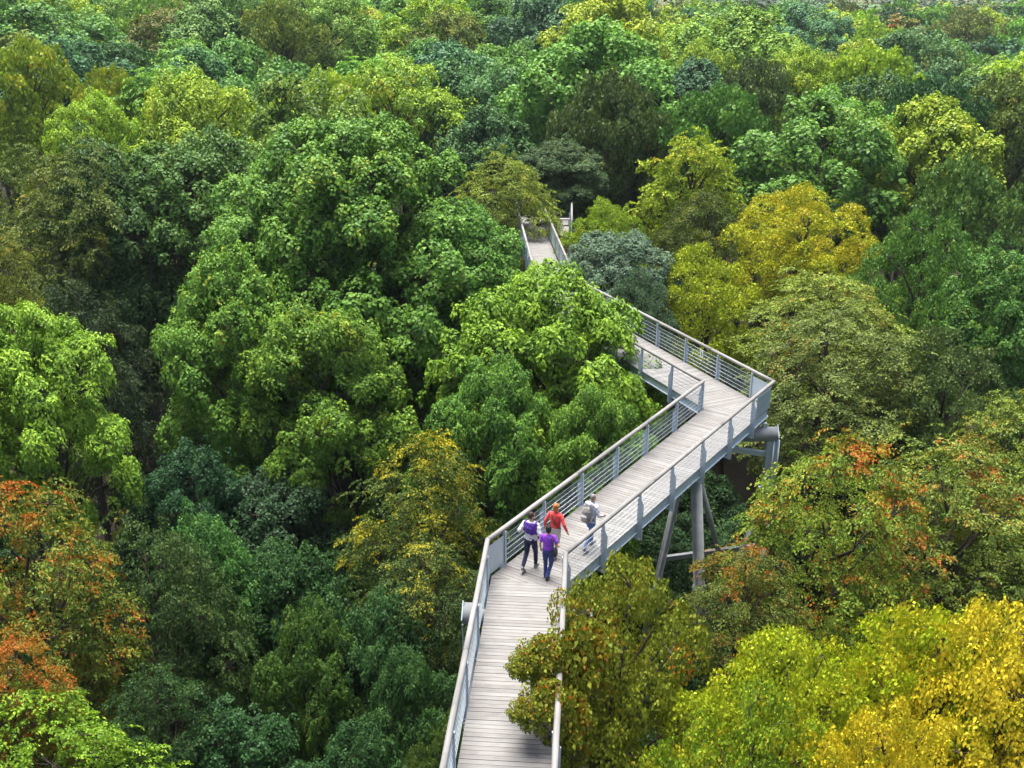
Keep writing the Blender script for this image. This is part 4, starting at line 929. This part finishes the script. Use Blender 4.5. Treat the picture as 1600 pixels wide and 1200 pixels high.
def person(label, loc, heading, height, J, outfit, hair, head_turn=0.0, lean=0.04, seed=0, wide=1.0):
    root = empty('person', loc, -math.radians(heading)); s = height / 1.75
    root.scale = (s, s, s)
    tag(root, label, 'person', 'walkers on the plank deck')
    body = MB(); body.loft(torso_rings(0, .84, 1.49, lean, wide))
    ly = lambda z: lean * (z - .95)
    hipL, hipR = V3((-.09, 0, .90)), V3((.09, 0, .90)); shL, shR = V3((-.178 * wide, ly(1.41), 1.405)), V3((.178 * wide, ly(1.41), 1.405))
    limbs = {}
    for sd, hip in (('L', hipL), ('R', hipR)):
        kn, an, toe = V3(J['kn' + sd]), V3(J['an' + sd]), V3(J['toe' + sd])
        body.caps([hip, hip.lerp(kn, .5), kn, kn.lerp(an, .3), an], [.086, .075, .056, .054, .038], 12)
        heel = an + V3((0, -.035, -.045)); body.caps([heel, heel.lerp(toe, .6), toe], [.034, .036, .028], 10)
        limbs['leg' + sd] = (hip, kn, an, toe, heel)
    for sd, sh, sg_ in (('L', shL, -1), ('R', shR, 1)):
        el, wr = V3(J['el' + sd]), V3(J['wr' + sd])
        body.caps([sh, sh.lerp(el, .5), el, el.lerp(wr, .3), wr], [.05, .044, .036, .036, .025], 10)
        hand(body, wr + (wr - el).normalized() * .012, wr - el, (-.3 * sg_, .9, .2)); limbs['arm' + sd] = (sh, el, wr)
    nk = V3((0, ly(1.5), 1.44)); hc = V3((0, ly(1.6) + .018, 1.635))
    body.caps([nk, hc - V3((0, .015, .06))], [.056, .050], 12)
    R = Matrix.Rotation(-math.radians(head_turn), 3, 'Z')
    hp = lambda x, y, z: hc + R @ V3((x, y, z))
    hb = MB()
    hb.ball((0, 0, 0), (.075, .094, .112), 16, 12); hb.ball((0, .035, -.062), (.054, .056, .05), 12, 8)
    hb.caps([(0, .09, .012), (0, .112, -.018)], [.010, .014], 7); hb.ball((0, .098, -.05), (.022, .010, .008), 8, 6)
    for x in (-.078, .078): hb.ball((x, -.008, -.008), (.012, .022, .032), 8, 6)
    hb.ball((0, .083, .028), (.05, .012, .010), 8, 6)
    body.add([hp(*v) for v in hb.v], hb.f)
    bo = remesh(body, 'body', SKIN, root, .0085, 2)
    for x in (-.03, .03): MB().ball(hp(x, .088, .008), (.010, .007, .007), 8, 6).build('eye', simple('eye', (.05, .04, .035), .2), root, True)
    # hair
    hm = MB(); g = hair.get('grow', .010)
    hm.ball((0, -.012, .022), (.078 + g, .090 + g, .102 + g), 16, 12); hm.ball((0, -.045, -.02 - hair.get('nape', 0)), (.068 + g, .052 + g, .062 + g), 12, 8)
    if hair.get('bob'):
        for x in (-.06, .06): hm.ball((x, -.012, -.045), (.034, .055, .065), 10, 8)
    hm2 = MB(); hm2.add([hp(*v) for v in hm.v], hm.f)
    remesh(hm2, 'hair', simple('hair_%d' % seed, hair['col'], .6, 0, .3, 45, .5, .3), root, .009, 2, hair.get('rough', .003), seed)
    # trousers
    tr = MB(); tr.loft(torso_rings(.014, .845, 1.02, lean, wide))
    for sd in 'LR':
        hip, kn, an, toe, heel = limbs['leg' + sd]; c_ = outfit.get('cuff', .052)
        tr.caps([hip, hip.lerp(kn, .5), kn, kn.lerp(an, .5), an + V3((0, 0, .0))], [.098, .088, .068, .060, c_], 14)
    remesh(tr, 'trousers', outfit['trousers'], root, .011, 3, .005, seed + 3)
    # shoes with soles
    for sd in 'LR':
        hip, kn, an, toe, heel = limbs['leg' + sd]
        sm = MB(); sm.caps([heel + V3((0, -.008, .0)), heel.lerp(toe, .55), toe + (toe - heel).normalized() * .02], [.042, .045, .036], 12)
        sm.caps([heel + V3((0, 0, .045)), an + V3((0, 0, .015))], [.042, .044], 10)
        so = remesh(sm, 'shoe', outfit['shoes'], root, .009, 2)
        d = (toe - heel).normalized(); dn = V3((0, 0, -1)); dn = (dn - d * dn.dot(d)).normalized()
        MB().bar(heel - d * .045 + dn * .034, toe + d * .045 + dn * .027, .078, .018, -dn).build('sole', outfit.get('sole', outfit['shoes']), so)
    # top
    sh_ = MB(); sh_.loft(torso_rings(.017, outfit.get('hem', .92), 1.478, lean, wide))
    cut = outfit.get('sleeve', 1.0)
    for sd in 'LR':
        s0, el, wr = limbs['arm' + sd]
        if cut >= 1.0: sh_.caps([s0, s0.lerp(el, .5), el, wr - (wr - el) * .04], [.066, .061, .053, .040], 12)
        else: sh_.caps([s0, s0.lerp(el, cut)], [.066, .064], 12)
    if outfit.get('hood'): sh_.ball((0, ly(1.45) - .085, 1.455), (.115, .07, .075), 12, 8); sh_.loft([(0, ly(1.48), 1.45, .088, .08), (0, ly(1.52), 1.515, .075, .07)])
    if outfit.get('collar'): sh_.loft([(0, ly(1.46), 1.45, .085, .078), (0, ly(1.5), 1.505, .067, .065)])
    remesh(sh_, outfit.get('topname', 'shirt'), outfit['top'], root, .011, 3, .0055, seed)
    return root, limbs

navy = cloth('navy_denim', (.018, .022, .055), .2); blue = cloth('blue_denim', (.035, .055, .19), .25); light = cloth('light_denim', (.10, .19, .42), .2)
white = cloth('white_cotton', (.66, .64, .62), .04); violet = cloth('violet_wool', (.085, .035, .26), .15); purple = cloth('purple_cotton', (.25, .055, .52), .1)
coral = cloth('coral_wool', (.75, .075, .07), .08); cream = cloth('cream_cotton', (.60, .57, .52), .05); greyj = cloth('pale_grey_fleece', (.52, .53, .56), .06)
greysh = cloth('grey_suede', (.22, .21, .20), .15, .7); black = simple('black_leather', (.016, .016, .018), .4, 0, .2, 30, .1)
dred = cloth('dark_red_jacket', (.20, .012, .018), .15); rubber = simple('pale_rubber', (.45, .45, .43), .7)

g1, g2, g3, g4 = G(829, 888), G(856, 901), G(867, 868), G(921, 856)
p1, l1 = person('man in white shirt with violet sweater over his shoulders and dark jeans', g1, 22, 1.78,
    dict(knL=(-.10, -.05, .50), anL=(-.11, -.34, .19), toeL=(-.11, -.20, .045), knR=(.10, .13, .49), anR=(.105, .13, .085), toeR=(.115, .29, .032),
         elL=(-.31, -.09, 1.18), wrL=(-.27, .15, 1.08), elR=(.28, -.05, 1.15), wrR=(.29, .10, .93)),
    dict(trousers=navy, top=white, sleeve=.95, hem=.95, shoes=greysh, sole=rubber, collar=True), dict(col=(.035, .020, .013), grow=.004), 38, .05, 1, 1.06)
sw = MB(); ly1 = lambda z: .05 * (z - .95)
for k in range(9):                                   # sweater laid over the back, hem lower on one side
    x = -.19 + .0475 * k; lo = 1.19 - .05 * (k / 8) + .015 * math.sin(k * 2.1)
    sw.caps([(x * 1.02, ly1(lo) - .128 + .10 * (abs(x) / .2) ** 2, lo), (x, ly1(1.32) - .140 + .10 * (abs(x) / .2) ** 2, 1.32), (x * .9, ly1(1.43) - .092 + .05 * (abs(x) / .2) ** 2, 1.44)], [.028, .032, .036], 8)
for sx in (-1, 1): sw.caps([(sx * .15, ly1(1.45), 1.455), (sx * .12, .09, 1.40), (sx * .03, .155, 1.27), (sx * .05, .15, 1.12)], [.045, .045, .04, .034], 9)
sw.ball((0, .16, 1.28), (.05, .035, .045))
remesh(sw, 'sweater', violet, p1, .010, 3, .006, 4)

p2, l2 = person('woman in purple T-shirt and blue jeans with short black hair', g2, 14, 1.60,
    dict(knL=(-.09, .05, .49), anL=(-.07, -.02, .085), toeL=(-.08, .14, .032), knR=(.10, -.01, .49), anR=(.02, -.19, .11), toeR=(.03, -.04, .036),
         elL=(-.25, -.03, 1.14), wrL=(-.25, .09, .92), elR=(.31, -.05, 1.13), wrR=(.29, .17, 1.02)),
    dict(trousers=blue, top=purple, sleeve=.55, hem=.98, shoes=black, cuff=.066, collar=False), dict(col=(.012, .009, .010), grow=.016, nape=.01), 0, .03, 2)
bag = empty('shoulder_bag', p2.matrix_basis @ V3((0.235, -.10, .97)), -math.radians(14)); tag(bag, 'black shoulder bag at the hip of the woman in purple', 'bag')
b_ = MB(); b_.loft([(0, 0, -.12, .065, .13), (0, 0, -.08, .075, .155), (0, 0, .03, .06, .15), (0, 0, .10, .03, .125)]); remesh(b_, 'pouch', black, bag, .011, 4, .003)
MB().tube([(0, -.11, .08), (-.06, -.08, .25), (-.10, -.03, .42), (-.10, .06, .44), (-.05, .12, .30), (0, .11, .08)], .014, 8).build('strap', black, bag, True)

p3, l3 = person('woman in coral red sweater and cream trousers with ginger hair', g3, 28, 1.68,
    dict(knL=(-.09, .12, .49), anL=(-.09, .14, .085), toeL=(-.10, .30, .032), knR=(.09, -.03, .49), anR=(.09, -.28, .15), toeR=(.09, -.14, .04),
         elL=(-.30, -.05, 1.16), wrL=(-.36, .04, .93), elR=(.31, -.06, 1.16), wrR=(.38, .0, .94)),
    dict(trousers=cream, top=coral, sleeve=1.0, hem=.99, shoes=greysh, topname='sweater', collar=True), dict(col=(.42, .15, .04), grow=.020, nape=.03, bob=True, rough=.010), -6, .03, 3)
st = MB(); st.tube([(-.10, -.02, 1.475), (-.09, -.085, 1.44), (-.02, -.135, 1.30), (.07, -.135, 1.14), (.15, -.09, 1.02), (.19, .0, .97)], .011, 7)
sb = link('bag_strap', st.mesh('bag_strap', black, True), p3)

p4, l4 = person('man in pale grey hooded jacket and light blue jeans striding along the right railing', g4, 44, 1.74,
    dict(knL=(-.10, .20, .50), anL=(-.10, .20, .085), toeL=(-.11, .37, .032), knR=(.10, -.08, .50), anR=(.10, -.37, .19), toeR=(.105, -.24, .045),
         elL=(-.27, .02, 1.14), wrL=(-.24, .24, 1.04), elR=(.29, .03, 1.16), wrR=(.24, .27, 1.06)),
    dict(trousers=light, top=greyj, sleeve=1.0, hem=.90, shoes=greysh, topname='jacket', hood=True), dict(col=(.24, .215, .20), grow=.001), 12, .13, 4, 1.05)
bk = empty('backpack', p4.matrix_basis @ V3((0, -.19, 1.02)), -math.radians(44)); tag(bk, 'grey daypack on the back of the man in the pale jacket', 'backpack')
gp = cloth('grey_nylon', (.20, .185, .175), .15, .6); gp2 = cloth('pale_nylon', (.34, .32, .30), .1, .6)
b_ = MB(); b_.loft([(0, -.02, -.06, .12, .08), (0, -.03, -.03, .155, .115), (0, -.02, .12, .155, .115), (0, .0, .28, .14, .10), (0, .03, .38, .09, .07), (0, .04, .41, .04, .04)]); pk = remesh(b_, 'pack_body', gp, bk, .011, 4, .004, 6)
b_ = MB(); b_.loft([(0, -.115, -.02, .09, .04), (0, -.12, .04, .11, .055), (0, -.115, .14, .11, .05), (0, -.10, .19, .07, .03)]); remesh(b_, 'front_pocket', gp2, pk, .010, 3, .003, 7)
MB().tube([(-.03, .03, .40), (0, .01, .45), (.03, .03, .40)], .009, 6).build('grab_loop', gp, pk, True)
for sx in (-1, 1):
    MB().tube([(sx * .08, .06, .36), (sx * .115, .13, .43), (sx * .13, .24, .42), (sx * .14, .30, .30), (sx * .165, .25, .10), (sx * .16, .10, .0)], .016, 8).build('strap', gp, bk, True)

g5 = G(838, 288)
p5, l5 = person('dim figure in a dark red jacket on the far deck in deep shade', g5, 10, 1.75,
    dict(knL=(-.10, .02, .49), anL=(-.11, 0, .085), toeL=(-.12, .16, .032), knR=(.10, .02, .49), anR=(.11, -.03, .085), toeR=(.12, .13, .032),
         elL=(-.25, -.03, 1.14), wrL=(-.25, .08, .92), elR=(.25, -.03, 1.14), wrR=(.25, .08, .92)),
    dict(trousers=navy, top=dred, sleeve=1.0, hem=.88, shoes=black, topname='jacket', collar=True), dict(col=(.02, .015, .012), grow=.008), 0, .02, 5)

# ------------------------------------------------------------------ air
hz = MB().box((0, 1500, (GROUND - 1 + H + 9) / 2), (2600, 2500, (H + 9 - GROUND + 1) / 2)).build('haze', None)
hm = bpy.data.materials.new('haze'); hm.use_nodes = True; t = hm.node_tree; t.nodes.clear()
out = t.nodes.new('ShaderNodeOutputMaterial'); pv = t.nodes.new('ShaderNodeVolumePrincipled')
pv.inputs['Color'].default_value = (0.82, 0.90, 1.0, 1); pv.inputs['Density'].default_value = HAZE_DENSITY; pv.inputs['Anisotropy'].default_value = 0.2
t.links.new(pv.outputs[0], out.inputs['Volume']); hz.data.materials.append(hm); tag(hz, kind='stuff')
